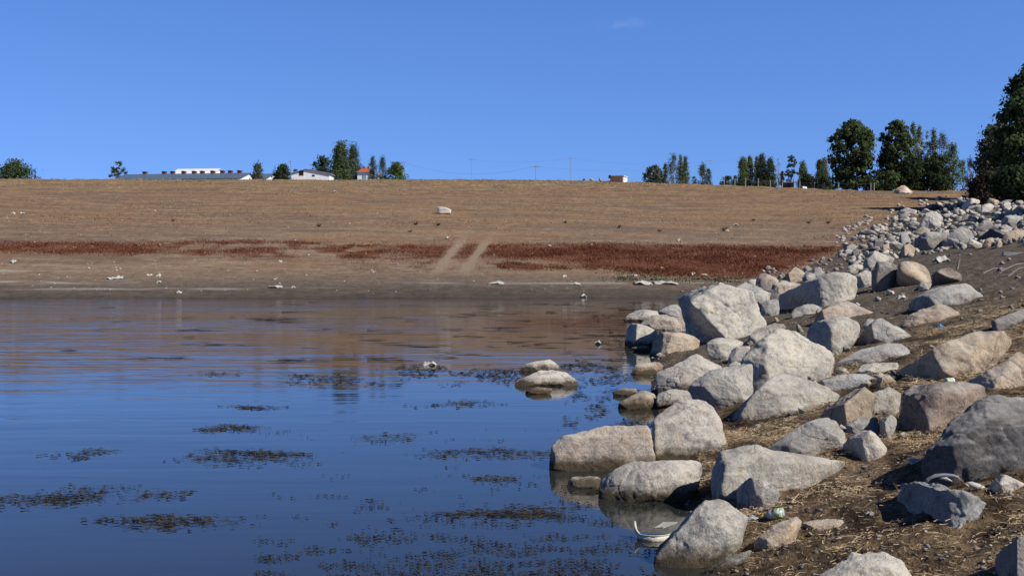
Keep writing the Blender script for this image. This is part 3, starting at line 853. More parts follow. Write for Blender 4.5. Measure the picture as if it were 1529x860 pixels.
# ------------------------------------------------------------------ plants
def blades(base, h, w, lean, col, seg=2, az=None, r_=None):
    """grass blades / straws: base (n,3), height, width, lean (fraction of height)"""
    n = len(base)
    r_ = r_ or rng
    a = r_.uniform(0, 2 * np.pi, n) if az is None else az
    dx, dy = np.cos(a), np.sin(a)
    px, py = -dy, dx
    vs = []
    for s in range(seg + 1):
        t = s / seg
        ww = w * (1 - .85 * t) / 2
        lx = lean * h * (t ** 1.6)
        zz = h * t * np.sqrt(np.maximum(1 - np.minimum(lean, .98) ** 2 * t, .02))
        c = base + np.stack([dx * lx, dy * lx, zz], 1)
        o = np.stack([px * ww, py * ww, 0 * ww], 1)
        vs += [c - o, c + o]
    v = np.stack(vs, 1).reshape(-1, 3)
    k = 2 * (seg + 1)
    st = np.arange(n) * k
    f = np.concatenate([np.stack([st + 2 * s, st + 2 * s + 1, st + 2 * s + 3, st + 2 * s + 2], 1) for s in range(seg)])
    cc = np.repeat(col, k, 0)
    return v, f, cc


def straws(base, L, w, col, r_):
    """straws lying on the ground: bent strips with a small tilt"""
    n = len(base)
    a = r_.normal(.5, 1.1, n); da = r_.normal(0, .7, n); tl = r_.normal(.06, .22, n)
    p = base.copy(); vs = []
    for s in range(3):
        dx, dy = np.cos(a + da * (s - 1)), np.sin(a + da * (s - 1))
        ww = w * (1 - .35 * s) / 2
        o = np.stack([-dy * ww, dx * ww, ww * .5], 1)
        vs += [p - o, p + o]
        p = p + np.stack([dx * L / 2, dy * L / 2, tl * L / 2 * (1 if s == 0 else -.6)], 1)
    v = np.stack(vs, 1).reshape(-1, 3); st = np.arange(n) * 6
    f = np.concatenate([np.stack([st + 2 * k, st + 2 * k + 1, st + 2 * k + 3, st + 2 * k + 2], 1) for k in range(2)])
    return v, f, np.repeat(col, 6, 0)


def stuff(name, v, f, c, label, cat, mat=VC):
    o = mk(name, v, f, mat, None, False, {'col': c})
    tag(o, label, cat, None, 'stuff')
    return o


def colmix(n, a, b, r_, v=.25):
    t = r_.random((n, 1)); c = np.array(a) * (1 - t) + np.array(b) * t
    return c * r_.uniform(1 - v, 1 + v, (n, 1))


# rust red weeds
r_ = np.random.default_rng(3)
x = r_.uniform(-50, 30, 480000); y = r_.uniform(85, 109, 480000)
m = r_.random(len(x)) < red_mask(x, y) * .85
x, y = x[m], y[m]
h = r_.uniform(.03, .15, len(x)) * (.7 + .8 * smooth(-.2, .4, fbm(x * .3, y * .3, 1.3, 3)))
b = np.stack([x, y, terrain(x, y) - .02], 1)
v, f, c = blades(b, h, r_.uniform(.03, .08, len(x)), r_.uniform(.3, .9, len(x)), colmix(len(x), (.095, .032, .018), (.195, .073, .038), r_, .22) * (1 + .25 * fbm(x * .15, y * .25, 8.3, 3))[:, None], 1, None, r_)
stuff('red_weeds', v, f, c, 'belt of rust red weeds growing across the dry shore', 'weeds')
# dry grass over the field
x = r_.uniform(-85, 95, 150000); y = r_.uniform(96, 222, 150000)
pn = fbm(x * .05, y * .09, 4.4, 3) + .35 * fbm(x * .4, y * .3, 1.4, 2)
m = (r_.random(len(x)) < (.10 + .55 * smooth(-.1, .45, pn) + .35 * smooth(165, 200, y) + .6 * gauss(y, 208, 9))) & (bank_d(x, y) < -1) & (track_mask(x, y) < .3)
x, y = x[m], y[m]
b = np.stack([x, y, terrain(x, y) - .02], 1)
yy_ = smooth(.0, .5, fbm(x * .04, y * .08, 8.4, 3))[:, None]
cc = colmix(len(x), (.27, .19, .11), (.40, .30, .17), r_) * (1 - yy_) + colmix(len(x), (.23, .135, .08), (.34, .20, .115), r_) * yy_
v, f, c = blades(b, r_.uniform(.06, .20, len(x)) * (1 + 1.3 * gauss(y, 208, 9) * smooth(-.1, .4, noise3(x * .5, y * .5, 3.3))), r_.uniform(.05, .14, len(x)), r_.uniform(.5, .97, len(x)), cc, 1, None, r_)
stuff('dry_grass', v, f, c, 'thin dry yellow brown grass covering the rising field', 'grass')

# low green weeds
r_ = np.random.default_rng(91)
xa = r_.uniform(4, 17, 9000); ya = r_.uniform(80, 90, 9000)
ka = r_.random(9000) < gauss(ya, 84.5, 1.8) * smooth(-.3, .3, fbm(xa * .5, ya * .8, 5.2, 3)) * smooth(5, 9, xa)
xb = r_.uniform(28, 46, 9000); yb_ = r_.uniform(112, 150, 9000)
db = bank_d(xb, yb_)
kb = r_.random(9000) < gauss(db, -2.2, 1.6) * smooth(-.1, .4, fbm(xb * .4, yb_ * .3, 7.2, 3))
x = np.concatenate([xa[ka], xb[kb]]); y = np.concatenate([ya[ka], yb_[kb]])
v, f, c = blades(np.stack([x, y, terrain(x, y) - .02], 1), r_.uniform(.05, .2, len(x)), r_.uniform(.06, .14, len(x)), r_.uniform(.3, .9, len(x)), colmix(len(x), (.030, .042, .020), (.075, .085, .038), r_), 1, None, r_)
stuff('green_weeds', v, f, c, 'low dark green weeds in a strip on the mud shore and beside the rubble', 'weeds')

# dried weed and straw matting on the near bank
n = 330000
yy = 6 + 20 * r_.random(n) ** 1.25
dd = r_.uniform(.15, 9.5, n)
xx = np.interp(yy, _yy, _xx) + dd
m = (xx < .47 * yy + .4)
cl = fbm(xx * .9, yy * .9, 7.7, 3)
m &= r_.random(n) < (.10 + .95 * smooth(-.12, .40, cl)) * (1 - smooth(17, 25, yy) * .9)
xx, yy, cl = xx[m], yy[m], cl[m]
z = terrain(xx, yy)
L = r_.uniform(.02, .09, len(xx)) * np.where(r_.random(len(xx)) < .06, r_.uniform(2, 4.5, len(xx)), 1)
heap = .07 * smooth(.15, .5, fbm(xx * 1.4, yy * 1.4, 12.7, 3))
b = np.stack([xx, yy, z + .004 + r_.uniform(0, .035, len(xx)) + heap * r_.random(len(xx))], 1)
dk = (1 - smooth(-.40, .02, fbm(xx * .8 + 3, yy * .8, 2.7, 4)))[:, None]
cc = colmix(len(xx), (.24, .165, .095), (.52, .40, .25), r_, .3) * (1 - dk) + colmix(len(xx), (.022, .014, .009), (.085, .055, .034), r_, .3) * dk
v, f, c = straws(b, L, r_.uniform(.003, .008, len(xx)), cc, r_)
stuff('dried_weed_mat', v, f, c, 'matted dried weed and straw covering the near bank between boulders', 'dried weed')

# gravel and crumbs of stone
def gravel(n, xf, yf, smin, smax, r_, ca, cb_):
    d0, f0 = ico(1)
    x, y = xf, yf
    s = r_.uniform(smin, smax, n) * r_.random(n) ** .5
    z = terrain(x, y)
    v = d0[None] * r_.uniform(.6, 1.25, (n, len(d0), 1)) * s[:, None, None] * np.array([1, 1, .6])
    v = v + np.stack([x, y, z + s * .2], 1)[:, None]
    f = (f0[None] + (np.arange(n) * len(d0))[:, None, None]).reshape(-1, 3)
    c = np.repeat(colmix(n, ca, cb_, r_, .3), len(d0), 0)
    return v.reshape(-1, 3), f, c


n = 9000
y = 7 + 110 * r_.random(n) ** 1.7; x = np.interp(y, _yy, _xx) + r_.uniform(-.3, 1, n) * np.maximum(3, y * .22)
m = (bank_d(x, y) > -.2) | (y > 80)
x, y = x[m], y[m]
v, f, c = gravel(len(x), x, y, .010, .020 + .0011 * y, r_, (.07, .06, .05), (.30, .275, .24))
k = np.repeat(np.maximum(1, y / 30), 12)[:, None]
stuff('gravel', v, f, c, 'loose gravel and crumbs of stone on the bank soil', 'gravel')
n = 1100
y = r_.uniform(76, 140, n); x = r_.uniform(-45, 26, n)
m = (bank_d(x, y) < 0) & (y > shore_y(x) + .5) & (r_.random(n) < np.where(y < 92, 1, .25))
x, y = x[m], y[m]
v, f, c = gravel(len(x), x, y, .03, .13, r_, (.24, .21, .18), (.50, .47, .42))
stuff('shore_pebbles', v, f, c, 'pale pebbles and crumbs strewn over the mud shore', 'pebbles')


# ------------------------------------------------------------------ floating water weed, plus painted ripple strips
def flakes(cx, cy, n, sx, sy, size, r_, ca=(.018, .017, .010), cb_=(.085, .070, .036), shape='gauss'):
    if shape == 'gauss':
        q = r_.normal(size=(n, 2)) * .45
        x = cx + q[:, 0] * sx / 1; y = cy + q[:, 1] * sy / 1 + .15 * sy * np.sin(q[:, 0] * 4)
        y = y + sy * .5 * noise3(x * 1.3, 2.2, cx)
    else:
        x, y = cx, cy
    n = len(x)
    a = r_.uniform(0, 6.28, n); s = size * r_.uniform(.35, 1.3, n)
    a = r_.normal(0, .05, n) if shape == 'streak' else r_.normal(0, .55, n)
    if shape != 'streak': s = s * 1.5
    k = 5
    v = np.zeros((n, k, 3))
    el = r_.uniform(.10, .22, n) if shape == 'streak' else r_.uniform(.14, .38, n)
    for j in range(k):
        t = 2 * np.pi * j / k
        lx = np.cos(t) * s * r_.uniform(.6, 1.2, n); ly = np.sin(t) * s * el * r_.uniform(.6, 1.2, n)
        v[:, j, 0] = x + lx * np.cos(a) - ly * np.sin(a)
        v[:, j, 1] = y + lx * np.sin(a) + ly * np.cos(a)
        v[:, j, 2] = .004 + r_.uniform(0, .012, n) + (np.minimum(s, .12) * .14) * np.abs(r_.normal(size=n)) * .5
    f = np.arange(n * k).reshape(n, k)
    c = np.repeat(colmix(n, ca, cb_, r_, .3), k, 0)
    return v.reshape(-1, 3), f, c


def raft(cx, cy, n, sx, sy, size, r_):
    """tangled strands of weed with leaf flecks caught on them"""
    V, F, C, k0 = [], [], [], 0
    ns = 8 + int(n / 40); n = int(n * .75)
    fx, fy = [], []
    for i in range(ns):
        m = 14
        x0 = cx + sx * np.clip(r_.normal(0, .5), -1, .9); ln = sx * r_.uniform(.25, .75)
        y0 = cy + sy * r_.normal(0, .52)
        t = np.linspace(0, 1, m)
        xs_ = x0 + ln * (t - .5) * 2
        ys_ = y0 + sy * .35 * noise3(t * 2.3 + i * 3.1, cx, cy * .3 + i) + (.30 * math.sin(cx * 7)) * (xs_ - cx) * (sy / sx)
        w = size * r_.uniform(.15, .4) * (1 - .7 * np.abs(2 * t - 1))
        z = .006 + .003 * (i % 4) + 0 * t
        V.append(np.stack([np.stack([xs_, ys_ - w / 2, z], 1), np.stack([xs_ + .3 * w, ys_ + w / 2, z + w * .2], 1)], 1).reshape(-1, 3))
        a = np.arange(m - 1) * 2 + k0
        F.append(np.stack([a, a + 2, a + 3, a + 1], 1)); k0 += 2 * m
        C.append(np.repeat(colmix(1, (.016, .015, .009), (.06, .05, .028), r_, .3), 2 * m, 0))
        q = r_.integers(0, m, max(3, int(n / ns)))
        fx.append(xs_[q] + r_.normal(0, .035 * sx, len(q))); fy.append(ys_[q] + r_.normal(0, .22 * sy, len(q)))
    v, f, c = flakes(np.concatenate(fx), np.concatenate(fy), 0, 0, 0, size * .85, r_, (.013, .012, .008), (.060, .050, .028), 'pts')
    f5 = f.copy() + k0
    F2 = [np.stack([f5[:, 0], f5[:, 1], f5[:, 2], f5[:, 3]], 1), np.stack([f5[:, 0], f5[:, 3], f5[:, 4], f5[:, 4]], 1)[:0]]
    return np.vstack(V + [v]), np.vstack(F + F2), np.vstack(C + [c])


MATS = [(65, 743, 170, 30, 620, 'dark raft of floating weed at the left edge of the lake'),
        (245, 777, 175, 18, 480, 'long thin raft of brown weed low on the left of the lake'),
        (242, 739, 70, 14, 130, 'small faint weed patch between the two left weed rafts'),
        (378, 683, 180, 16, 620, 'longest weed raft in the open water, left of centre'),
        (350, 639, 105, 9, 330, 'narrow weed raft above the longest one'),
        (377, 610, 75, 6, 180, 'smallest weed raft farthest out on the left'),
        (130, 676, 80, 14, 150, 'scattered weed patch above the dark raft at the left'),
        (745, 679, 210, 14, 420, 'weed streak reaching from open water to the long tide marked block'),
        (765, 768, 190, 18, 620, 'weed raft below the tide marked block, right of centre'),
        (760, 716, 70, 10, 110, 'small weed patch left of the tide marked block'),
        (700, 604, 110, 8, 170, 'weed streak left below the white lake rocks'),
        (565, 655, 120, 12, 100, 'thin weed wisps in the middle of the lake'),
        (330, 558, 70, 5, 90, 'tiny weed wisp on the rippled water at the left')]
for u, vv, w, hh, n, lab in MATS:
    y0 = CAMH * FPX / (vv - VH); sx = w * y0 / FPX * .5; sy = hh * y0 * y0 / (CAMH * FPX) * .5
    cx_ = (u - UC) / FPX * y0
    v, f, c = raft(cx_, y0, n, sx, sy, .018 + .0009 * y0, r_)
    cen = np.array([(u - UC) / FPX * y0, y0, 0])
    o = mk('floating_weed', v - cen, f, VC, None, False, {'col': c}, loc=cen)
    tag(o, lab, 'water weed', 'floating weed rafts')
# the loose weed nobody could count, and dark strips painted for ripple reflections
vv_, ff_, cc_ = [], [], []
uv = []
q = r_.random((60000, 2))
u = 380 + 600 * q[:, 0]; vv = 640 + 230 * q[:, 1]
dn = fbm(u * .010, vv * .075, 1.9, 3) + .4 * fbm(u * .035, vv * .25, 6.9, 2)
m = r_.random(len(u)) < smooth(.18, .62, dn + .45 * smooth(730, 850, vv) - .25 * (1 - smooth(420, 640, u))) * .30
uv.append((u[m], vv[m], .014))
q = r_.random((26000, 2)); u = 430 + 530 * q[:, 0]; vv = 542 + 42 * q[:, 1]
dn = fbm(u * .010, vv * .05, 2.9, 3) + .4 * fbm(u * .05, vv * .2, 7.9, 2)
top = smooth(542, 546, vv - 10 * smooth(620, 480, u)) * (1 - smooth(560, 582, vv))
m = r_.random(len(u)) < smooth(-.05, .5, dn + .15) * top * .26
uv.append((u[m], vv[m], .035))
q = r_.random((2600, 2)); u = 100 + 900 * q[:, 0]; vv = 449 + 92 * q[:, 1] ** 1.3
dn = fbm(u * .008, vv * .10, 3.9, 3)
m = r_.random(len(u)) < smooth(.1, .55, dn + .35 * smooth(450, 900, u) - .1) * .55
uv.append((u[m], vv[m], .30))  # far group: dark strips painted in place of ripple reflections
q = r_.random((16000, 2)); u = 840 + 150 * q[:, 0]; vv = 470 + 190 * q[:, 1]
dn = fbm(u * .02, vv * .05, 4.9, 3)
m = r_.random(len(u)) < smooth(-.05, .5, dn) * .35
uv.append((u[m], vv[m], .035))
n0 = 0
for u, vv, sz in uv:
    y = CAMH * FPX / (vv - VH); x = (u - UC) / FPX * y
    ok = (bank_d(x, y) < -.15) & (y < shore_y(x) - .5)
    v, f, c = flakes(x[ok], y[ok], 0, 0, 0, sz * np.clip(y[ok] / 20, .8, 2), r_, (.016, .015, .011), (.055, .046, .030), 'streak' if sz > .2 else 'pts')
    vv_.append(v); ff_.append(f + n0); cc_.append(c); n0 += len(v)
stuff('weed_flecks_ripple_strips', np.vstack(vv_), np.vstack(ff_), np.vstack(cc_), 'countless flecks of loose weed on the lake and dark strips painted as ripple reflections', 'water weed')


# ------------------------------------------------------------------ trees
def crown_mesh(kind, h, w, n, seed, green, tone=1.0):
    """leaf clumps spread through the crown volume; origin at the tree base"""
    r = np.random.default_rng(seed)
    nc = max(26, int(n / 40))
    t = r.random(nc); a = r.uniform(0, 6.28, nc); rad = np.sqrt(r.random(nc))
    if kind == 'poplar':
        lo = .04
        prof = lambda t: .5 * w * np.clip(np.minimum(.6 + 1.6 * t, 1) * np.minimum(1, ((1 - t) / .42)) ** .6, .04, 1)
        csz = .15 * w
    elif kind == 'thin':
        lo = .10
        prof = lambda t: .5 * w * np.clip(np.minimum(.6 + 1.2 * t, 1) * np.minimum(1, ((1 - t) / .5)) ** .7, .05, 1)
        csz = .17 * w
    elif kind == 'broad':
        lo = .06
        prof = lambda t: .5 * w * np.clip(np.minimum(.75 + .5 * t, 1) * np.minimum(1, ((1 - t) / .22)) ** .5, .05, 1)
        csz = .065 * w
    elif kind == 'edge':
        lo = .03
        prof = lambda t: .5 * w * np.clip(np.minimum(.9 + .3 * t, 1) * np.minimum(1, ((1 - t) / .5)) ** .6, .05, 1)
        csz = .055 * w
    elif kind == 'cone':
        lo = .05
        prof = lambda t: .5 * w * np.clip((1 - t) ** .75 * np.minimum(.6 + 3 * t, 1), .05, 1)
        csz = .13 * w
    else:  # round
        lo = .02
        prof = lambda t: .5 * w * np.clip(np.sqrt(np.maximum(1 - (2 * t - .84) ** 2 / 1.35, 0.02)), .05, 1)
        csz = .10 * w
    lob = 1 + .24 * noise3(np.cos(a) * 1.7 + seed, np.sin(a) * 1.7, t * h / w * 2.2) * 2
    cr = prof(t) * rad ** .6 * np.clip(lob, .85 if kind == 'broad' else .6, 1.2)
    cc = np.stack([np.cos(a) * cr, np.sin(a) * cr, (lo + (.965 - lo) * t) * h], 1)
    per = n // nc + 1
    ls = np.clip(w * .055, .13, .30)
    off = np.clip(r.normal(size=(nc, per, 3)), -1.9, 1.9) * np.array([1, 1, 1.35 if kind in ('poplar', 'thin') else .85]) * csz * r.uniform(.5, 1.15, (nc, 1, 1))
    p = (cc[:, None] + off).reshape(-1, 3)
    p[:, 2] = np.clip(p[:, 2], .02 * h, h * 1.06)
    m = len(p)
    nr = off.reshape(-1, 3) / (np.linalg.norm(off.reshape(-1, 3), axis=1, keepdims=True) + 1e-6)
    ax = np.stack([p[:, 0], p[:, 1], 0 * p[:, 0]], 1); ax /= (np.linalg.norm(ax, axis=1, keepdims=True) + 1e-6)
    nr = nr * .8 + ax * .5 + r.normal(size=(m, 3)) * .45
    nr /= np.linalg.norm(nr, axis=1, keepdims=True)
    t1 = np.cross(nr, r.normal(size=(m, 3))); t1 /= np.linalg.norm(t1, axis=1, keepdims=True); t2 = np.cross(nr, t1)
    s = (ls * r.uniform(.5, 1.2, m))[:, None]
    v = np.stack([p - t1 * s, p - t2 * s * .6, p + t1 * s, p + t2 * s * .6], 1).reshape(-1, 3)
    f = np.arange(m * 4).reshape(m, 4)
    ct = np.repeat(r.uniform(.65, 1.35, nc), per)
    hue = np.repeat(r.random(nc), per)[:, None]
    col = (np.array(green) * (1 - hue * .5) + np.array([green[0] * 1.5, green[1] * 1.15, green[2] * .8]) * hue * .5) * ct[:, None] * r.uniform(.75, 1.25, (m, 1)) * tone
    return v, f, np.repeat(col, 4, 0)


_tn = [0]
GREENS = dict(dark=(.042, .062, .030), mid=(.068, .098, .042), light=(.120, .152, .062), grey=(.080, .096, .066), bright=(.095, .145, .030), brown=(.055, .044, .032), pale=(.140, .155, .105))


def tree(kind, u0, u1, vt, vb, dist, green, label, name=None, group=None, n=None, bare=.0, bark=None, cat='tree'):
    """a tree whose crown spans u0..u1 and vt..vb in the photograph, standing at the given distance"""
    _tn[0] += 1
    uc = (u0 + u1) / 2
    x = (uc - UC) / FPX * dist
    zt = CAMH + (VH - vt) / FPX * dist
    zb = float(terrain(x, dist))
    h = zt - zb; w = (u1 - u0) * dist / FPX
    if n is None:
        n = int(np.clip((u1 - u0) * (vb - vt) * 5, 1300, 9000))
    e = empty(name or {'poplar': 'poplar_tree', 'thin': 'poplar_tree', 'broad': 'broad_tree', 'cone': 'bushy_tree', 'round': 'round_tree'}[kind], (x, dist, zb - .05), label, cat, group)
    if bare: pass
    v, f, c = crown_mesh(kind, h - bare * h, w * (1.10 if kind in ('poplar', 'thin') else 1.0), n if n < 400 else int(n * (1.9 if kind in ('poplar', 'thin') else 1.15)), 40 + _tn[0], GREENS[green])
    v[:, 2] += bare * h
    mk('crown', v, f, LEAF, e, False, {'col': c})
    rr = np.random.default_rng(_tn[0])
    mb = MB()
    th = max(.06, .018 * h) * (1.5 if kind in ('round', 'broad') else 1)
    bend = rr.normal(size=2) * .015 * h
    top = .82 if kind in ('poplar', 'thin') else .6
    mb.tube([(0, 0, -.2), (bend[0] * .4, bend[1] * .4, h * .25), (bend[0], bend[1], h * .5), (bend[0] * .6, bend[1] * .6, h * top)], [th, th * .8, th * .55, th * .15], 7)
    for i in range(6):
        a = rr.uniform(0, 6.28); z0 = h * rr.uniform(.15, .5); L = w * .36
        mb.tube([(bend[0] * .6, bend[1] * .6, z0), (math.cos(a) * L * .5, math.sin(a) * L * .5, z0 + h * .10), (math.cos(a) * L, math.sin(a) * L, z0 + h * .25)], [th * .45, th * .3, th * .08], 5)
    mb.build('trunk', bark or (PALEBARK if kind in ('poplar', 'thin') else BARK), e, True)
    return e


GL = 'trees by the farm buildings'
tree('round', -6, 53, 241, 270, 330, 'mid', 'grey green bush clump at the left edge of the ridge', 'bush_clump', GL, 7000, cat='bush')
tree('broad', 165, 188, 238, 266, 320, 'mid', 'lone dark tree at the left end of the long barn', None, GL)
tree('cone', 372, 398, 243, 268, 285, 'grey', 'ragged pointed tree in front of the long barn gable', None, GL)
tree('round', 405, 438, 246, 268, 290, 'dark', 'low dark bushy tree left of the white shed', None, GL)
tree('round', 432, 450, 250, 266, 325, 'grey', 'thin grey bush behind the left corner of the white shed', None, GL)
tree('round', 462, 500, 233, 264, 330, 'dark', 'dark rounded tree rising behind the white shed', None, GL)
tree('poplar', 496, 522, 214, 267, 300, 'mid', 'tall poplar by the red roofed house, wider of the pair', None, GL, 4200)
tree('poplar', 517, 538, 216, 267, 306, 'mid', 'tall poplar nearest to the red roofed house, slimmer of the pair', None, GL, 3400)
tree('poplar', 550, 563, 233, 268, 290, 'mid', 'short poplar covering the right side of the red roofed house', None, GL)
tree('poplar', 564, 578, 234, 268, 288, 'mid', 'short poplar beside the white annex and round green tree', None, GL)
tree('round', 576, 607, 244, 268, 285, 'bright', 'round bright green tree at the right end of the farm', None, GL)
GM = 'trees on the ridge right of the orange hut'
tree('round', 960, 992, 248, 273, 260, 'grey', 'round grey green tree right of the orange hut', None, GM)
tree('cone', 987, 1000, 244, 273, 262, 'mid', 'small dark pointed tree before the pale poplars', None, GM)
tree('poplar', 997, 1013, 230, 273, 268, 'light', 'broadest pale poplar of the trio near the orange hut', None, GM, 1600)
tree('thin', 1011, 1021, 231, 273, 270, 'light', 'middle slim poplar of the pale trio', None, GM)
tree('thin', 1018, 1029, 233, 273, 268, 'light', 'right slim poplar of the pale trio', None, GM)
tree('round', 1030, 1043, 262, 274, 265, 'grey', 'low grey bush left of the small poplar pair', None, GM)
tree('poplar', 1042, 1056, 244, 275, 262, 'light', 'small pointed poplar of the isolated pair', None, GM)
tree('thin', 1053, 1063, 251, 275, 260, 'mid', 'short twin poplar at the right of the isolated pair', None, GM)
GH = 'trees along the fenced garden'
D0 = 212
tree('round', 1075, 1098, 264, 279, D0 + 6, 'dark', 'low dark bush at the left end of the garden fence', 'hedge_bush', GH, cat='bush')
tree('cone', 1093, 1102, 262, 279, D0 + 8, 'mid', 'tiny dark tree beside the first poplar of the garden', None, GH)
tree('poplar', 1103, 1116, 233, 279, D0 + 10, 'light', 'first light green poplar of the fenced garden', None, GH)
tree('poplar', 1114, 1125, 234, 279, D0 + 12, 'light', 'second slimmer poplar of the fenced garden', None, GH)
tree('thin', 1126, 1134, 234, 279, D0 + 20, 'pale', 'thin pale poplar behind the garden hedge', None, GH)
tree('poplar', 1130, 1145, 231, 279, D0 + 10, 'mid', 'taller poplar in the middle of the garden row', None, GH)
tree('poplar', 1143, 1157, 236, 279, D0 + 9, 'mid', 'poplar left of the bare pale one in the garden row', None, GH)
tree('thin', 1155, 1168, 235, 279, D0 + 22, 'pale', 'almost bare pale poplar of the garden row', None, GH, 260, bark=PALEBARK)
tree('cone', 1163, 1173, 255, 279, D0 + 6, 'dark', 'small dark pointed tree beside the red hut', None, GH)
tree('broad', 1173, 1190, 228, 280, D0 + 3, 'mid', 'stout columnar poplar behind the red hut', None, GH, 2200)
tree('poplar', 1192, 1206, 242, 280, D0 + 8, 'light', 'light poplar right of the red hut', None, GH)
tree('poplar', 1218, 1231, 238, 280, D0 + 6, 'mid', 'darker poplar of the pair beside the giant one', None, GH)
tree('thin', 1225, 1237, 236, 280, D0 + 14, 'pale', 'pale poplar of the pair beside the giant one', None, GH)
for (a, b_, t_, dd_, lab) in [(1096, 1128, 270, 7, 'low dark hedge bush below the first garden poplars'), (1122, 1160, 272, 7, 'low dark hedge bush below the middle garden poplars'),
                              (1190, 1222, 262, 5, 'dark shrub mass right of the red hut'), (1212, 1250, 264, 3, 'dark shrub mass left of the giant poplar')]:
    tree('round', a, b_, t_, 281, D0 - 8 + dd_, 'dark', lab, 'hedge_bush', GH, 1500, cat='bush')
GT = 'big trees at the end of the field'
tree('broad', 1243, 1303, 181, 284, 196, 'mid', 'giant round topped poplar standing alone at the end of the field', None, GT, 9000)
tree('round', 1298, 1318, 252, 285, 205, 'dark', 'dark bush between the giant poplar and the big grove', 'hedge_bush', GT, 900, cat='bush')
tree('cone', 1304, 1330, 234, 285, 198, 'dark', 'dark low tree at the left flank of the big grove', None, GT, 1800)
tree('broad', 1318, 1362, 178, 286, 195, 'mid', 'broadest and tallest poplar of the big grove', None, GT, 7500)
tree('poplar', 1357, 1370, 182, 286, 196, 'light', 'tall slim poplar right of the broadest one in the grove', None, GT, 2000)
tree('poplar', 1366, 1380, 186, 286, 198, 'light', 'tall pale green poplar in the middle of the grove', None, GT, 2000)
tree('thin', 1381, 1389, 191, 286, 204, 'pale', 'thinnest pale poplar of the grove', None, GT, 700)
tree('poplar', 1387, 1400, 193, 286, 199, 'light', 'poplar right of the thinnest one in the grove', None, GT, 1700)
tree('poplar', 1397, 1416, 198, 286, 196, 'light', 'light poplar with a bare pale stem showing in the grove', None, GT, 1300, .0)
tree('poplar', 1412, 1433, 217, 287, 194, 'bright', 'yellowish green poplar at the right end of the grove', None, GT, 1700)
tree('round', 1340, 1385, 236, 287, 192, 'dark', 'dark undergrowth tree in the middle of the grove', None, GT, 3200)
tree('round', 1375, 1420, 232, 287, 192, 'dark', 'dark undergrowth tree at the right of the grove', None, GT, 3200)
tree('round', 1300, 1345, 258, 287, 192, 'mid', 'green shrub at the foot of the broadest poplar', 'hedge_bush', GT, 1700, cat='bush')
tree('thin', 1432, 1444, 236, 287, 215, 'grey', 'small distant poplar right of the grove', None, GT, 600)
tree('thin', 1443, 1455, 235, 287, 216, 'grey', 'small distant poplar next to the big dark tree', None, GT, 600)
GR = 'trees on top of the rubble embankment'
tree('round', 1462, 1522, 186, 290, 165, 'grey', 'grey green spreading tree left of the tall edge tree', None, GR, 6500)
tree('edge', 1484, 1608, 92, 292, 140, 'mid', 'tall dark tree cut by the right edge of the picture', 'edge_tree', GR, 15000)
tree('round', 1447, 1500, 258, 296, 135, 'brown', 'dark reddish brown bush at the foot of the edge trees', 'brown_bush', GR, 3600, cat='bush')
tree('round', 1488, 1560, 250, 296, 128, 'dark', 'black green bush under the tall edge tree', 'dark_bush', GR, 4200, cat='bush')


tree('broad', 1540, 1610, 225, 330, 104, 'mid', 'tree just beyond the right edge shading the rubble top', None, GR, 4000)


# dead shrubs on the field
def dead_shrub(u, v, px, label):
    p = hit(u, v); s = px * p[1] / FPX
    r = np.random.default_rng(int(u))
    mb = MB()
    for i in range(16):
        a = r.uniform(0, 6.28); e = r.uniform(.3, 1.2); L = s * r.uniform(.4, .8)
        q = (math.cos(a) * L * math.cos(e), math.sin(a) * L * math.cos(e), L * math.sin(e))
        mb.tube([(0, 0, -.03), (q[0] * .5, q[1] * .5, q[2] * .6), q], [.035, .028, .015], 4)
    o = mb.build('dead_shrub', DEADM, loc=p)
    tag(o, label, 'dead shrub', 'dead shrubs on the field')


DEADM = mat_plain('dead_twig', (.085, .048, .030), .95, .3, 5)
for u, v, px, lab in [(621, 336, 11, 'dead twiggy shrub below left of the pale block on the field'), (655, 337, 10, 'dead shrub directly below the pale block on the field'),
                      (612, 347, 8, 'dark flat dead shrub lowest below the pale block'), (476, 339, 9, 'dead shrub left of the field centre'),
                      (844, 334, 8, 'small dark shrub right of the wheel tracks'), (924, 341, 10, 'dead shrub in the field middle right'),
                      (1081, 345, 13, 'reddish dead shrub above the red weeds at right'), (985, 346, 8, 'low dead shrub just above the red weeds'),
                      (1207, 334, 9, 'dead shrub near the rubble at the right of the field'), (1237, 334, 10, 'dead shrub nearest the rubble fringe'),
                      (258, 331, 7, 'tiny dark shrub in the left part of the field'), (1125, 330, 7, 'tiny dead shrub before the fenced garden')]:
    dead_shrub(u, v, px, lab)


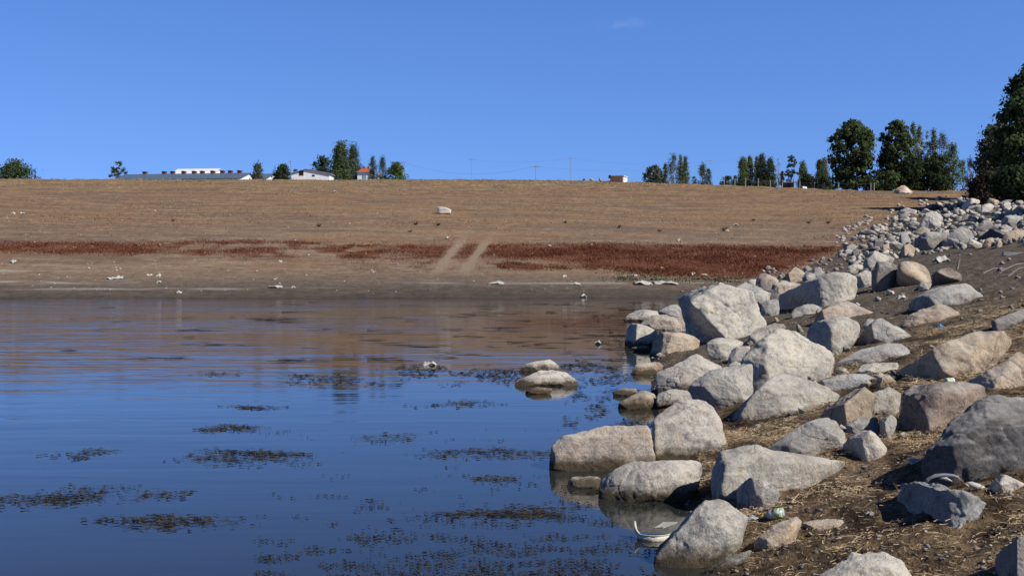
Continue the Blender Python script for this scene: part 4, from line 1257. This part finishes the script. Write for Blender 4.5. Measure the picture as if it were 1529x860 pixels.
# ------------------------------------------------------------------ buildings
def barn(u_c, v_eave, v_ridge, dist, L, Wd, phi, roofm, label, name, vents=0, vz=None):
    """gabled barn; near right corner of its long side at u_c; long side runs left-away, gable right-away"""
    x = (u_c - UC) / FPX * dist
    ze = CAMH + (VH - v_eave) / FPX * dist; zr = CAMH + (VH - v_ridge) / FPX * dist
    zb = float(terrain(x, dist)) - .3
    e = empty(name, (x, dist, zb), label, 'barn', None, math.radians(-phi))
    he, hr = ze - zb, zr - zb
    wall = MB().prism([(0, 0), (0, he), (Wd / 2, hr - .12), (Wd, he), (Wd, 0)], 0, .01)
    # local frame: -x along the long side (left), y = gable direction
    w = MB()
    prof = [(0, 0), (Wd, 0), (Wd, he - .06), (Wd / 2, hr - .18), (0, he - .06)]
    n = len(prof)
    vs = [(0, a, b) for a, b in prof] + [(-L, a, b) for a, b in prof]
    w.add(vs, [tuple(range(n)), tuple(range(2 * n - 1, n - 1, -1))] + [(i, n + i, n + (i + 1) % n, (i + 1) % n) for i in range(n)])
    w.build('wall', WHITEW, e)
    ov = .5; sl = (hr - he) / (Wd / 2); th = .14
    rf = MB()
    prof = [(-ov, he - sl * ov), (Wd / 2, hr), (Wd + ov, he - sl * ov), (Wd + ov, he - sl * ov + th), (Wd / 2, hr + th), (-ov, he - sl * ov + th)]
    n = 6
    vs = [(.35, a, b) for a, b in prof] + [(-L - .35, a, b) for a, b in prof]
    rf.add(vs, [(0, 1, 4, 5), (1, 2, 3, 4), (n + 5, n + 4, n + 1, n), (n + 4, n + 3, n + 2, n + 1)] + [(i, n + i, n + (i + 1) % n, (i + 1) % n) for i in range(n)])
    r = rf.build('roof', roofm, e)
    if vents:
        for i, fx in enumerate(vents):
            s = .95
            v = MB().box((-fx - s / 2, Wd / 2 - s / 2, hr - .25), (-fx + s / 2, Wd / 2 + s / 2, hr + .62)).build('roof_vent', BRICKRED, e)
            c = MB().prism([(-s * .75, 0), (0, .2), (s * .75, 0)], -s * .7, s * .7)
            c.build('vent_cap', BRICKDK, v, loc=(-fx, Wd / 2, hr + .64))
    for k in range(int(L / 3.2)):
        xx = -1.6 - k * 3.2
        f = MB().box((xx - .7, -.05, he - 1.2), (xx + .7, .02, he - .5)).build('window', DARKM, e)
    return e


BRICKDK = mat_plain('dark_brick', (.13, .06, .045), .9, .2, 3)
barn(358, 266.0, 256.6, 300, 33.0, 12.0, 9, BLUEROOF, 'long low barn with a blue grey roof and red brick roof vents', 'long_barn',
     [2.4, 4.9, 7.0, 9.6, 12.4, 14.6, 17.4, 20.4, 22.7, 28.0])
barn(318, 260, 250.8, 350, 12.6, 9, 9, WHITEROOF, 'white roofed barn rising behind the long blue roof', 'white_barn')
barn(396, 267, 258, 330, 14, 11, 12, BLUEROOF, 'second blue roofed barn half hidden behind trees left of the white shed', 'small_barn')


def at(u, v, y): return P(u, v, y)


# white shed: front gable faces the lake
D1 = 290
s_ = D1 / FPX
e = empty('white_shed', (0, 0, 0), 'white shed with a lopsided gable, grey roof and one dark opening', 'shed')
xs = lambda u: (u - UC) * s_
zs = lambda v: CAMH + (VH - v) * s_
zb = float(terrain(xs(465), D1)) - .3
e.location = (xs(465), D1, zb)
X = lambda u: xs(u) - xs(465)
ZZ = lambda v: zs(v) - zb
MB().prism([(X(435), 0), (X(435), ZZ(259.5)), (X(457), ZZ(253.3)), (X(492), ZZ(260.3)), (X(492), 0)], 0, 9).build('wall', WHITEW, e)
MB().prism([(X(433), ZZ(259.6)), (X(457), ZZ(252.9)), (X(457), ZZ(252.3)), (X(433), ZZ(259.0))], -.4, 9.4).build('roof', GREYROOF, e)
MB().prism([(X(457.05), ZZ(252.9)), (X(494.5), ZZ(260.2)), (X(494.5), ZZ(259.5)), (X(457.05), ZZ(252.3))], -.4, 9.4).build('roof', GREYROOF, e)
MB().box((X(446.5), -.06, ZZ(262.3)), (X(453.2), .05, ZZ(254.8))).build('hay_opening', DARKM, e)
MB().box((X(466), -.06, ZZ(263.6)), (X(470), .05, ZZ(261.2))).build('window', DARKM, e)

# red roofed house
D1 = 300; s_ = D1 / FPX
zb = float(terrain(xs(543), D1)) - .3
X = lambda u: xs(u) - xs(543)
e = empty('red_roofed_house', (xs(543), D1, zb), 'small pale blue house with a red tiled hip roof', 'house')
MB().box((X(533.5), 0, 0), (X(554), 7, ZZ(257.2))).build('wall', PALEBLUE, e)
rf = MB().add([(X(532), -.5, ZZ(257.4)), (X(556), -.5, ZZ(257.4)), (X(556), 7.5, ZZ(257.4)), (X(532), 7.5, ZZ(257.4)), (X(539), 3.5, ZZ(249.2)), (X(548), 3.5, ZZ(249.2))],
              [(0, 1, 5, 4), (1, 2, 5), (2, 3, 4, 5), (3, 0, 4), (3, 2, 1, 0)]).build('roof', REDROOF, e)
for u in (541.5, 547.5):
    MB().box((X(u - 1.2), 3.0, ZZ(250.5)), (X(u + 1.2), 3.5, ZZ(247.7))).build('chimney', BRICKDK, rf)
for u in (542.4, 545.4):
    w = MB().box((X(u - 1.1), -.07, ZZ(267.5)), (X(u + 1.1), .04, ZZ(261.2))).build('window_frame', WHITEW, e)
    MB().box((X(u - .8), -.10, ZZ(267.2)), (X(u + .8), -.02, ZZ(261.7))).build('pane', GLASS, w)
MB().prism([(X(563.5), 0), (X(563.5), ZZ(258.5)), (X(566), ZZ(257.6)), (X(571), ZZ(261.5)), (X(571), 0)], 1, 6).build('annex', WHITEW, e)
MB().box((X(567.5), .93, ZZ(267)), (X(570), 1.05, ZZ(263.2))).build('annex_door', DARKM, e)

# orange hut on the crest
D1 = 214; s_ = D1 / FPX
zb = float(terrain(xs(925), D1)) - .4
X = lambda u: xs(u) - xs(925)
e = empty('orange_hut', (xs(925), D1, zb), 'little orange walled hut with a white end and flat sloping roof on the ridge', 'hut')
ht, hb = ZZ(263.2), 0
w = MB().add([(X(911), 0, 0), (X(930), -1.2, 0), (X(938), 1.8, 0), (X(919), 3.2, 0), (X(911), 0, ZZ(263.6)), (X(930), -1.2, ZZ(264.4)), (X(938), 1.8, ZZ(264.6)), (X(919), 3.2, ZZ(263.8))],
             [(0, 1, 5, 4), (2, 3, 7, 6), (3, 0, 4, 7), (4, 5, 6, 7)]).build('wall', ORANGE, e)
MB().add([(X(930) + .012, -1.2, 0), (X(938) + .012, 1.8, 0), (X(938) + .012, 1.8, ZZ(264.6)), (X(930) + .012, -1.2, ZZ(264.4)),
          (X(930) - .15, -1.15, 0), (X(938) - .15, 1.8, 0), (X(938) - .15, 1.8, ZZ(264.6)), (X(930) - .15, -1.15, ZZ(264.4))],
         [(0, 1, 2, 3), (4, 7, 6, 5), (0, 4, 5, 1), (1, 5, 6, 2), (2, 6, 7, 3), (3, 7, 4, 0)]).build('end_wall', WHITEW, e)
a = [(X(909.5), -.2), (X(930.4), -1.6), (X(939.3), 1.9), (X(918), 3.5)]; zz = [ZZ(263.4), ZZ(264.2), ZZ(264.3), ZZ(263.5)]
MB().add([(p[0], p[1], q) for p, q in zip(a, zz)] + [(p[0], p[1], q + .13) for p, q in zip(a, zz)],
         [(3, 2, 1, 0), (4, 5, 6, 7), (0, 1, 5, 4), (1, 2, 6, 5), (2, 3, 7, 6), (3, 0, 4, 7)]).build('roof', WHITEROOF, e)
MB().box((X(908.8), -.5, ZZ(266.5)), (X(911.2), .5, ZZ(261.9))).build('water_tank', DARKM, e)

# dark red hut by the garden
D1 = 204; s_ = D1 / FPX
zb = float(terrain(xs(1180), D1)) - .2
X = lambda u: xs(u) - xs(1180)
e = empty('red_hut', (xs(1180), D1, zb), 'low dark red hut with a tin roof among the garden trees', 'hut')
MB().box((X(1172), 0, 0), (X(1186), 2.5, ZZ(273.2))).build('wall', BRICKRED, e)
MB().prism([(X(1169), ZZ(273.0)), (X(1189), ZZ(273.2)), (X(1189), ZZ(272.4)), (X(1169), ZZ(272.2))], -.5, 3).build('roof', GREYROOF, e)
MB().box((X(1176), -.05, 0), (X(1179), .04, ZZ(275.5))).build('door', DARKM, e)
p = hit(1201, 281.5)
v, f, c = rock_mesh(np.array([[-.5, -.3, -.2], [.5, -.3, -.2], [.5, .3, -.2], [-.5, .3, -.2], [-.4, -.2, .2], [.45, -.2, .15], [.45, .2, .15], [-.4, .2, .25]]) * .85, 4, 77)
o = mk('white_sack', v, f, WHITEW, None, True, loc=p + np.array([0, 0, .1])); tag(o, 'white sack lying before the garden fence', 'sack')

# garden fence
pf = [(1081, 278), (1097, 278), (1113, 279), (1132, 279.5), (1150, 280.5), (1168, 281.5), (1185.5, 282.5), (1194, 282.5), (1216, 283), (1231, 283.5), (1252, 284), (1300, 285.5), (1305, 285.5)]
pts = []
e0 = None
base = hit(1160, 281.5)
e = empty('garden_fence', base, 'post and wire fence of pale posts along the garden trees', 'fence')
tops = []
for u, vb in pf:
    d_ = 196 if u < 1240 else 190
    x_ = (u - UC) / FPX * d_; z_ = float(terrain(x_, d_))
    hgt = 1.3
    q = np.array([x_, d_, z_]) - base
    MB().tube([(q[0], q[1], q[2] - .2), (q[0] + .03, q[1], q[2] + hgt)], [.085, .07], 6).build('post', PALEBARK, e)
    tops.append((q[0], q[1], q[2]))
for hh in (.55, 1.1):
    MB().tube([(t[0], t[1] - .09, t[2] + hh) for t in tops], [.014] * len(tops), 4).build('wire', WIREM, e)

# poles and cables
def pole(u, vt, dist, label, arm=1.6, r=.075):
    x = (u - UC) / FPX * dist; zb = float(terrain(x, dist)); zt = CAMH + (VH - vt) / FPX * dist
    e = empty('utility_pole', (x, dist, zb), label, 'pole', 'power line poles on the ridge')
    MB().tube([(0, 0, -.3), (0, 0, zt - zb)], [r, r * .7], 7).build('pole_shaft', POLEM, e)
    MB().box((-arm / 2, -.06, zt - zb - .5), (arm / 2, .06, zt - zb - .36)).build('crossarm', POLEM, e)
    return np.array([x, dist, zt - .33])


def cable(a, b, sag, label, r=.013):
    n = 16; c = (a + b) / 2
    pts = [a + (b - a) * t - np.array([0, 0, sag * 4 * t * (1 - t)]) - c for t in np.linspace(0, 1, n)]
    o = MB().tube(pts, [r] * n, 4).build('power_cable', WIREM, loc=c)
    tag(o, label, 'cable', 'power cables along the ridge')


p1 = pole(601, 240, 285, 'dark pole beside the round bright green tree')
p2 = pole(800, 246, 245, 'nearest wooden pole standing on the middle of the ridge')
p3 = pole(704, 237, 420, 'faint distant pole left of the ridge middle', 2.2, .07)
p4 = pole(852, 235, 420, 'faint distant pole right of the ridge middle', 2.2, .07)
p5 = pole(1060, 239, 420, 'faint distant pole behind the isolated small poplar pair', 2.2, .07)
p6 = pole(434, 239, 300, 'lamp pole rising behind the dark bush left of the white shed', .9, .08)
p7 = pole(1244, 245, 300, 'pole seen left of the giant poplar', 1.2, .10)
cable(p1, p2, 2.2, 'sagging cable from the bright green tree to the middle pole')
cable(p2, p5 + np.array([0, -120, -6]), 3.2, 'sagging cable from the middle pole past the orange hut')
cable(p3, p4, 1.2, 'high faint cable between the two distant middle poles', .016)
cable(p4, p5, 1.6, 'high faint cable from distant pole to the poplar pair', .016)

# tarp mound
p = hit(1348, 289)
s = p[1] / FPX
e = empty('tarp_mound', p, 'rounded heap under beige and white tarp before the big grove', 'heap')
pts = np.array([[-13, 0, 0], [-10, 0, 7], [-3, 0, 12], [3, 0, 12], [9, 0, 7], [14, 0, 1], [0, -9, 2], [0, -7, 7], [0, 9, 2], [-8, -6, 3], [8, -6, 3], [-8, 7, 2], [8, 7, 2], [-12, 0, -3], [12, 0, -3], [0, -9, -3], [0, 9, -3]]) * s
v, f, c = rock_mesh(pts, 5, 88, 12, 1.2, 2)
mk('tarp', v + c, f, TARP, e, True)
pts = np.array([[-9, -7, 0], [-4, -8.5, 5], [2, -9, 6], [7, -7.5, 3], [10, -6, 0], [0, -10, 0], [-3, -5, 6], [4, -5, 7], [0, -5, 0]]) * s
v, f, c = rock_mesh(pts, 4, 89, 14, 1.5, 3)
mk('sheet', v + c, f, TARPW, e, True)

# rubble heap and block near orange hut
for u, v_, px, lab in [(872, 269, 5, 'dark stone on the ridge left of the orange hut'), (883, 270, 9, 'pale rubble heap left of the orange hut'), (896, 270, 8, 'weathered rubble heap touching the orange hut')]:
    o = put_rub(u, v_, px, lab, 'rubble by the orange hut', 'dark' if u == 872 else 'tan')

# pale block alone on the field
p = hit(663, 320); s = p[1] / FPX
Q = lambda a, b, k: [(a - 580) / 24.6 * s, k * s, (570 - b) / 24.6 * s]
pts = np.array([Q(325, 295, 0), Q(400, 300, -2), Q(690, 340, -2), (Q(835, 400, 0)), Q(820, 530, 0), Q(400, 540, -1), Q(335, 480, 0), Q(330, 300, 8), Q(680, 340, 9), Q(830, 410, 8), Q(810, 530, 8), Q(400, 540, 9)])
v, f, c = rock_mesh(pts, 5, 91, 24, 1.0, 3)
e = empty('pale_block', p, 'large whitish block lying alone in the middle of the brown field', 'block')
mk('block', v + c, f, WHITEB, e, True) if False else None
WHITEB = mat_plain('weathered_white_stone', (.74, .68, .56), .85, .18, 2.2, bump=.2)
mk('block', v + c, f, WHITEB, e, True)
pts = np.array([Q(420, 640, 1), Q(420, 520, 1), Q(700, 520, 1), Q(720, 640, 1), Q(420, 640, 7), Q(420, 520, 7), Q(700, 520, 7), Q(720, 640, 7)])
v, f, c = rock_mesh(pts, 4, 92, 14, 1.6, 3)
mk('foot', v + c, f, DARKST, e, True) if False else None
DARKST = mat_plain('dark_foot_tone', (.05, .04, .03), .95, .3, 3)
mk('dark_foot', v + c, f, DARKST, e, True)  # dark piece under the pale block


# ------------------------------------------------------------------ litter
def scrap(u, v, px, hpx, label, mat=None, name='plastic_scrap', cat='litter', group=None, water=False, seed=None):
    p = hit(u, v) if not water else P(u, v, CAMH * FPX / (v - VH))
    s = px * p[1] / FPX; h = hpx * p[1] / FPX
    r = np.random.default_rng(seed or int(u * 7 + v))
    n = 9
    gx, gy = np.meshgrid(np.linspace(-.5, .5, n), np.linspace(-.5, .5, n))
    rad = 1 + .35 * noise3(gx * 3 + u, gy * 3, 1.1)
    x = gx * s * rad; y = gy * s * .7 * rad
    z = h * np.clip(.25 + .8 * noise3(gx * 3.1 + u * .37, gy * 3.1 + v * .21, 3.3) + .45 * (1 - 2 * np.maximum(np.abs(gx), np.abs(gy))), 0.02, 1.3)
    v_ = np.stack([x, y, z], -1).reshape(-1, 3)
    v2 = v_ - np.array([0, 0, .012 + h * .06])
    i, j = np.meshgrid(np.arange(n - 1), np.arange(n - 1), indexing='ij')
    a = (i * n + j).ravel(); q = np.stack([a, a + 1, a + n + 1, a + n], 1)
    edge = [k for k in range(n)] + [k * n + n - 1 for k in range(1, n)] + [(n - 1) * n + k for k in range(n - 2, -1, -1)] + [k * n for k in range(n - 2, 0, -1)]
    edge = np.array(edge); e2 = np.roll(edge, -1)
    N2 = n * n
    f = np.vstack([q, q[:, ::-1] + N2, np.stack([edge, edge + N2, e2 + N2, e2], 1)])
    o = mk(name, np.vstack([v_, v2]), f, mat or PLASTICW, None, False, loc=p)
    return tag(o, label, cat, group)


GS = 'white scraps littering the mud shore'
for u, v, px, hp, lab in [(20, 393, 9, 6, 'white lump of litter at the left end of the shore above the pale streak'),
                          (166, 417, 12, 4, 'left white scrap of the pair on the pale streak'), (178, 416, 13, 5, 'right pinkish white scrap of the pair on the pale streak'),
                          (222, 412, 10, 4, 'white scrap right of the pale streak pair'), (237, 413, 7, 6, 'small upright white scrap right of the streak'),
                          (237, 423, 7, 5, 'tiny white scrap nearer the water at left'), (267, 438, 9, 5, 'white scrap close to the water at left'),
                          (411, 430, 20, 5, 'long white scrap at the water left of centre'), (438, 430, 5, 4, 'tiny scrap right of the long white scrap'),
                          (418, 392, 6, 4, 'white scrap on the left wheel rut of the shore'), (668, 357, 7, 4, 'pale scrap above the left wheel track'),
                          (558, 408, 6, 4, 'pale scrap at the foot of the red weeds'), (740, 424, 22, 5, 'grey white crumpled sheet on the shore right of centre'),
                          (858, 425, 16, 4, 'white strip on the shore between sheet and big scrap'), (871, 444, 9, 6, 'white scrap touching the water before the rocks'),
                          (960, 425, 26, 7, 'largest white sheet of litter on the shore near the rocks'), (993, 424, 34, 6, 'torn white sheet right of the largest one'),
                          (843, 414, 6, 4, 'small white scrap above the white strip'), (946, 412, 12, 3, 'flat scrap on the green strip above the largest sheet'),
                          (1035, 411, 5, 6, 'small upright scrap on the green strip left of the heap'), (1052, 411, 10, 3, 'flat white scrap on the green strip nearest the heap'),
                          (820, 368, 6, 3, 'white scrap lying on the red weeds'), (1014, 360, 6, 4, 'pale stone like scrap above the red weeds'),
                          (20, 320, 5, 4, 'left one of two white dots on the far left field'), (33, 320, 7, 4, 'right one of two white dots on the far left field'),
                          (500, 287, 5, 3, 'white dot beside the dark hollow on the upper field'), (1085, 346, 6, 4, 'pale scrap right of the reddish dead shrub'),
                          (1098, 337, 8, 4, 'black and white scrap on the right part of the field')]:
    scrap(u, v, px, hp, lab, group=GS)
scrap(642, 545, 18, 7, 'white plastic scrap floating on the weed line', PLASTICW, 'floating_scrap', 'litter', None, True)
scrap(893, 514, 9, 7, 'white float bobbing left of the far bank stones', PLASTICW, 'floating_scrap', 'litter', None, True)
scrap(1368, 690, 20, 9, 'crumpled cloudy plastic left of the dark boulder', PLASTICC, group='litter on the near bank')
scrap(1345, 446, 14, 6, 'white scrap on the soil left of the long wedge boulder', PLASTICW, group='litter on the near bank')
scrap(1404, 488, 8, 5, 'bright blue plastic bit on the bare soil', BLUEP, group='litter on the near bank')
scrap(1296, 767, 7, 4, 'tiny pale scrap on the dark weed above the bottom boulder', PLASTICC, group='litter on the near bank')
scrap(1122, 775, 24, 9, 'grey plastic bag half buried beside the egg shaped boulder', PLASTICC, group='litter on the near bank')
scrap(1405, 392, 22, 11, 'crumpled pale bag below the rubble slope', PLASTICW, group='litter on the near bank')

# broken basin in the water
yb = CAMH * FPX / (803 - VH)
c0 = P(975, 803, yb)
px = yb / FPX
e = empty('broken_basin', c0, 'broken dirty white plastic basin floating left of the egg shaped boulder', 'basin')
def arc_wall(a0, a1, r0, r1, z0, z1, th, n=26, jag=0.):
    mb = MB(); r = np.random.default_rng(5)
    vs = []
    for i in range(n + 1):
        a = a0 + (a1 - a0) * i / n
        zt = z1(i / n) + r.uniform(-jag, jag)
        for rr, zz in ((r0, z0), (r1, zt), (r1 - th, zt), (r0 - th, z0)):
            vs.append((math.cos(a) * rr * 1.0, math.sin(a) * rr * .95, zz))
    fs = [(i * 4 + k, (i + 1) * 4 + k, (i + 1) * 4 + (k + 1) % 4, i * 4 + (k + 1) % 4) for i in range(n) for k in range(4)]
    fs += [(0, 1, 2, 3), (n * 4 + 3, n * 4 + 2, n * 4 + 1, n * 4)]
    return mb.add(vs, fs)
R0 = 27 * px
arc_wall(math.radians(165), math.radians(335), R0 * .8, R0, -.04, lambda t: (9 + 15 * max(0, 1 - t * 3.2)) * px, .006, jag=.003).build('basin_wall', BASINM, e, True)
arc_wall(math.radians(168), math.radians(332), R0 * 1.0, R0 * 1.05, .043, lambda t: .052 + 15 * px * max(0, 1 - t * 3.2), .012).build('basin_rim', BASINM, e, True)
MB().add([(3 * px, 10 * px, 13 * px), (15 * px, 2 * px, 16 * px), (38 * px, 10 * px, 22 * px), (18 * px, 20 * px, 20 * px), (3 * px, 10 * px, 12 * px), (15 * px, 2 * px, 14 * px), (38 * px, 10 * px, 20.5 * px), (18 * px, 20 * px, 18 * px)],
         [(0, 1, 2, 3), (7, 6, 5, 4), (0, 4, 5, 1), (1, 5, 6, 2), (2, 6, 7, 3), (3, 7, 4, 0)]).build('torn_flap', PLASTICW, e)

# bottle with a coloured label
p = hit(1156, 776); px = p[1] / FPX
e = empty('plastic_bottle', p + np.array([0, 0, 9 * px]), 'crumpled bottle with a yellow and green label beside the egg boulder', 'bottle', None, 0)
e.rotation_euler = (0, math.radians(-14), math.radians(-18))
def lathe_x(prof, n=18):
    vs = [(x, math.cos(2 * math.pi * j / n) * r, math.sin(2 * math.pi * j / n) * r) for x, r in prof for j in range(n)]
    fs = [(i * n + j, i * n + (j + 1) % n, (i + 1) * n + (j + 1) % n, (i + 1) * n + j) for i in range(len(prof) - 1) for j in range(n)]
    fs += [tuple(range(n)), tuple((len(prof) - 1) * n + j for j in range(n - 1, -1, -1))]
    return MB().add(vs, fs)
lathe_x([(-15 * px, 1.8 * px), (-12 * px, 2 * px), (-9 * px, 6 * px), (-5 * px, 7.4 * px), (13 * px, 7.4 * px), (15 * px, 6 * px)]).build('bottle_body', PLASTICC, e, True)
lathe_x([(-2 * px, 7.7 * px), (5 * px, 7.8 * px), (12.5 * px, 7.7 * px)]).build('label_sleeve', LABELG, e, True)
lathe_x([(-18 * px, 2.6 * px), (-14 * px, 2.6 * px)]).build('cap', YELLOWP, e, False)

# tin can
p = hit(1417, 574); px = p[1] / FPX
e = empty('tin_can', p, 'small pale green tin between the wrinkled boulder and the reddish block', 'tin can')
e.rotation_euler = (0, 0, .4)
e.location.z += 5 * px
lathe_x([(-7 * px, 4.5 * px), (-6.5 * px, 5 * px), (4 * px, 5 * px)]).build('can_body', GREENTIN, e, True)
lathe_x([(4.05 * px, 5.1 * px), (7 * px, 5.1 * px)]).build('can_rim', WHITETIN, e, True)

# torn curved plastic piece against the dark boulder
p = hit(1425, 738); px = p[1] / FPX
e = empty('torn_plastic', p, 'torn curved piece of grey and white plastic lying before the big dark boulder', 'litter')
MQ = lambda a, b, k=0: ((1370 + a / 9.616 - 1425) * px, k * px, (738 - 690 - b / 9.616) * px + .02)
mb = MB()
mb.tube([MQ(110, 370), MQ(150, 280), MQ(250, 230), MQ(380, 215, -1), MQ(500, 225, -2), MQ(570, 250, -3)], [2.0 * px, 3.2 * px, 3.0 * px, 2.6 * px, 2.6 * px, 2.2 * px], 8)
mb.build('curved_band', GREYCLOTH, e, True)
MB().tube([MQ(320, 262, -1), MQ(400, 265, -3), MQ(480, 300, -4)], [1 * px, 2.4 * px, .8 * px], 7).build('white_lining', PLASTICW, e, True)
MB().tube([MQ(560, 220, -3), MQ(600, 290, -4), MQ(680, 350, -5), MQ(760, 420, -5)], [1 * px, 1.8 * px, 2.2 * px, 1.2 * px], 7).build('torn_edge', TARP, e, True)
MB().tube([MQ(690, 330, -3), MQ(760, 350, -4), MQ(860, 385, -4), MQ(930, 410, -4), MQ(965, 425, -4)], [2 * px, 4.6 * px, 5.2 * px, 4 * px, 1.5 * px], 10).build('rounded_end', PLASTICW, e, True)

# driftwood plank and twigs on the upper bank
p = hit(1512, 381); px = p[1] / FPX
o = MB().box((-14 * px, -.12, -.02), (14 * px, .12, 4.5 * px)).build('plank', PALEBARK, loc=p)
o.rotation_euler = (0, .03, -.15)
tag(o, 'pale weathered plank lying below the rubble at the right edge', 'plank')
for k, (u0, v0, u1, v1, lab) in enumerate([(1495, 405, 1540, 392, 'long reddish branch on the soil at the right edge'), (1505, 413, 1535, 398, 'shorter branch crossing below the long reddish one'), (1429, 402, 1434, 386, 'lone upright dry stalk on the bare soil'), (1468, 408, 1500, 402, 'thin twig left of the reddish branches')]):
    a = hit(u0, v0); b = P(u1, v1, a[1]); b[2] = max(b[2], float(terrain(b[0], b[1])) + .03)
    m_ = (a + b) / 2 + np.array([0, 0, .06])
    o = MB().tube([a - a + 0, m_ - a, b - a], [.035, .025, .012], 5).build('dead_branch', DEADR if False else WOODGREY if k > 1 else TARPBR if False else WOODGREY, loc=a)
    tag(o, lab, 'branch', 'dead branches on the upper bank')

# ------------------------------------------------------------------ camera, sun, sky
cam_d = bpy.data.cameras.new('camera'); cam = bpy.data.objects.new('camera', cam_d); COL.objects.link(cam)
cam.location = (0, 0, CAMH); cam.rotation_euler = (math.radians(90), 0, 0)
cam_d.sensor_width = 36; cam_d.lens = 36 * FPX / W0
cam_d.shift_y = -(H0 / 2 - VH) / W0
cam_d.clip_start = .1; cam_d.clip_end = 12000
scene.camera = cam

AZ, EL = math.radians(121), math.radians(41)
sd = Vector((math.sin(AZ) * math.cos(EL), math.cos(AZ) * math.cos(EL), math.sin(EL)))
sun_d = bpy.data.lights.new('sun', 'SUN'); sun = bpy.data.objects.new('sun', sun_d); COL.objects.link(sun)
sun_d.energy = 4.7; sun_d.angle = math.radians(.53); sun_d.color = (1, .96, .90)
sun.rotation_euler = (-sd).to_track_quat('-Z', 'Y').to_euler()
sun.location = (40, -20, 60)

w = bpy.data.worlds.new('World'); scene.world = w; w.use_nodes = True
nt = w.node_tree; nt.nodes.clear()
sky = nt.nodes.new('ShaderNodeTexSky'); sky.sky_type = 'NISHITA'; sky.sun_disc = False
sky.sun_elevation = EL; sky.sun_rotation = AZ
sky.altitude = 0; sky.air_density = 1.0; sky.dust_density = 0; sky.ozone_density = 2
tc = nt.nodes.new('ShaderNodeTexCoord')
ad = nt.nodes.new('ShaderNodeVectorMath'); ad.operation = 'ADD'; ad.inputs[1].default_value = (0, 0, .215)   # clear mountain air: little horizon glow
nm = nt.nodes.new('ShaderNodeVectorMath'); nm.operation = 'NORMALIZE'
nt.links.new(tc.outputs['Generated'], ad.inputs[0]); nt.links.new(ad.outputs[0], nm.inputs[0]); nt.links.new(nm.outputs[0], sky.inputs[0])
hs = nt.nodes.new('ShaderNodeHueSaturation'); hs.inputs['Hue'].default_value = .5165; hs.inputs['Saturation'].default_value = 1.29
nt.links.new(sky.outputs[0], hs.inputs['Color'])
# one faint wisp of cloud
cd = P(929, 35, 1.); cd = Vector(cd - np.array([0, 0, CAMH])).normalized()
sb = nt.nodes.new('ShaderNodeVectorMath'); sb.operation = 'SUBTRACT'; sb.inputs[1].default_value = cd
nt.links.new(tc.outputs['Generated'], sb.inputs[0])
ml = nt.nodes.new('ShaderNodeVectorMath'); ml.operation = 'MULTIPLY'; ml.inputs[1].default_value = (42, 42, 170)
nt.links.new(sb.outputs[0], ml.inputs[0])
ln = nt.nodes.new('ShaderNodeVectorMath'); ln.operation = 'LENGTH'; nt.links.new(ml.outputs[0], ln.inputs[0])
cn = nt.nodes.new('ShaderNodeTexNoise'); cn.inputs['Scale'].default_value = 55; cn.inputs['Detail'].default_value = 5
mp = nt.nodes.new('ShaderNodeVectorMath'); mp.operation = 'MULTIPLY'; mp.inputs[1].default_value = (1, 1, 2.4)
nt.links.new(tc.outputs['Generated'], mp.inputs[0]); nt.links.new(mp.outputs[0], cn.inputs['Vector'])
fa = nt.nodes.new('ShaderNodeMapRange'); nt.links.new(ln.outputs['Value'], fa.inputs[0])
for i, x in zip((1, 2, 3, 4), (.1, 1.1, 1, 0)): fa.inputs[i].default_value = x
fb = nt.nodes.new('ShaderNodeMapRange'); nt.links.new(cn.outputs[0], fb.inputs[0])
for i, x in zip((1, 2, 3, 4), (.40, .72, 0, .13)): fb.inputs[i].default_value = x
fm = nt.nodes.new('ShaderNodeMath'); fm.operation = 'MULTIPLY'; nt.links.new(fa.outputs[0], fm.inputs[0]); nt.links.new(fb.outputs[0], fm.inputs[1])
cm = nt.nodes.new('ShaderNodeMix'); cm.data_type = 'RGBA'; cm.inputs[7].default_value = (4.2, 4.3, 5.2, 1)
nt.links.new(fm.outputs[0], cm.inputs[0]); nt.links.new(hs.outputs[0], cm.inputs[6])
# sky dimmed toward the zenith to cut the fill in the shadows
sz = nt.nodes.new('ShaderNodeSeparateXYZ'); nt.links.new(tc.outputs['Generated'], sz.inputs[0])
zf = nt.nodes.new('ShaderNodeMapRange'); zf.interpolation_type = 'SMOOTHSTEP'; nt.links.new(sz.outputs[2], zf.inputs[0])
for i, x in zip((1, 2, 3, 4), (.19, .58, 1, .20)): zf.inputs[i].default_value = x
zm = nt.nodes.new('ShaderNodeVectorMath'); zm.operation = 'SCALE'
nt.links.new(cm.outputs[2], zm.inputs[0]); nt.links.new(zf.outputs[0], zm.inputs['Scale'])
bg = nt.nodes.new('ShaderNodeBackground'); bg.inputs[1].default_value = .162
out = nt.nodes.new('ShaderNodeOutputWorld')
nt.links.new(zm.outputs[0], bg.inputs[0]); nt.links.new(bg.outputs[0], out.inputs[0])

vs = scene.view_settings
vs.view_transform = 'Standard'; vs.look = 'None'; vs.gamma = 1; vs.use_curve_mapping = False; vs.exposure = .22
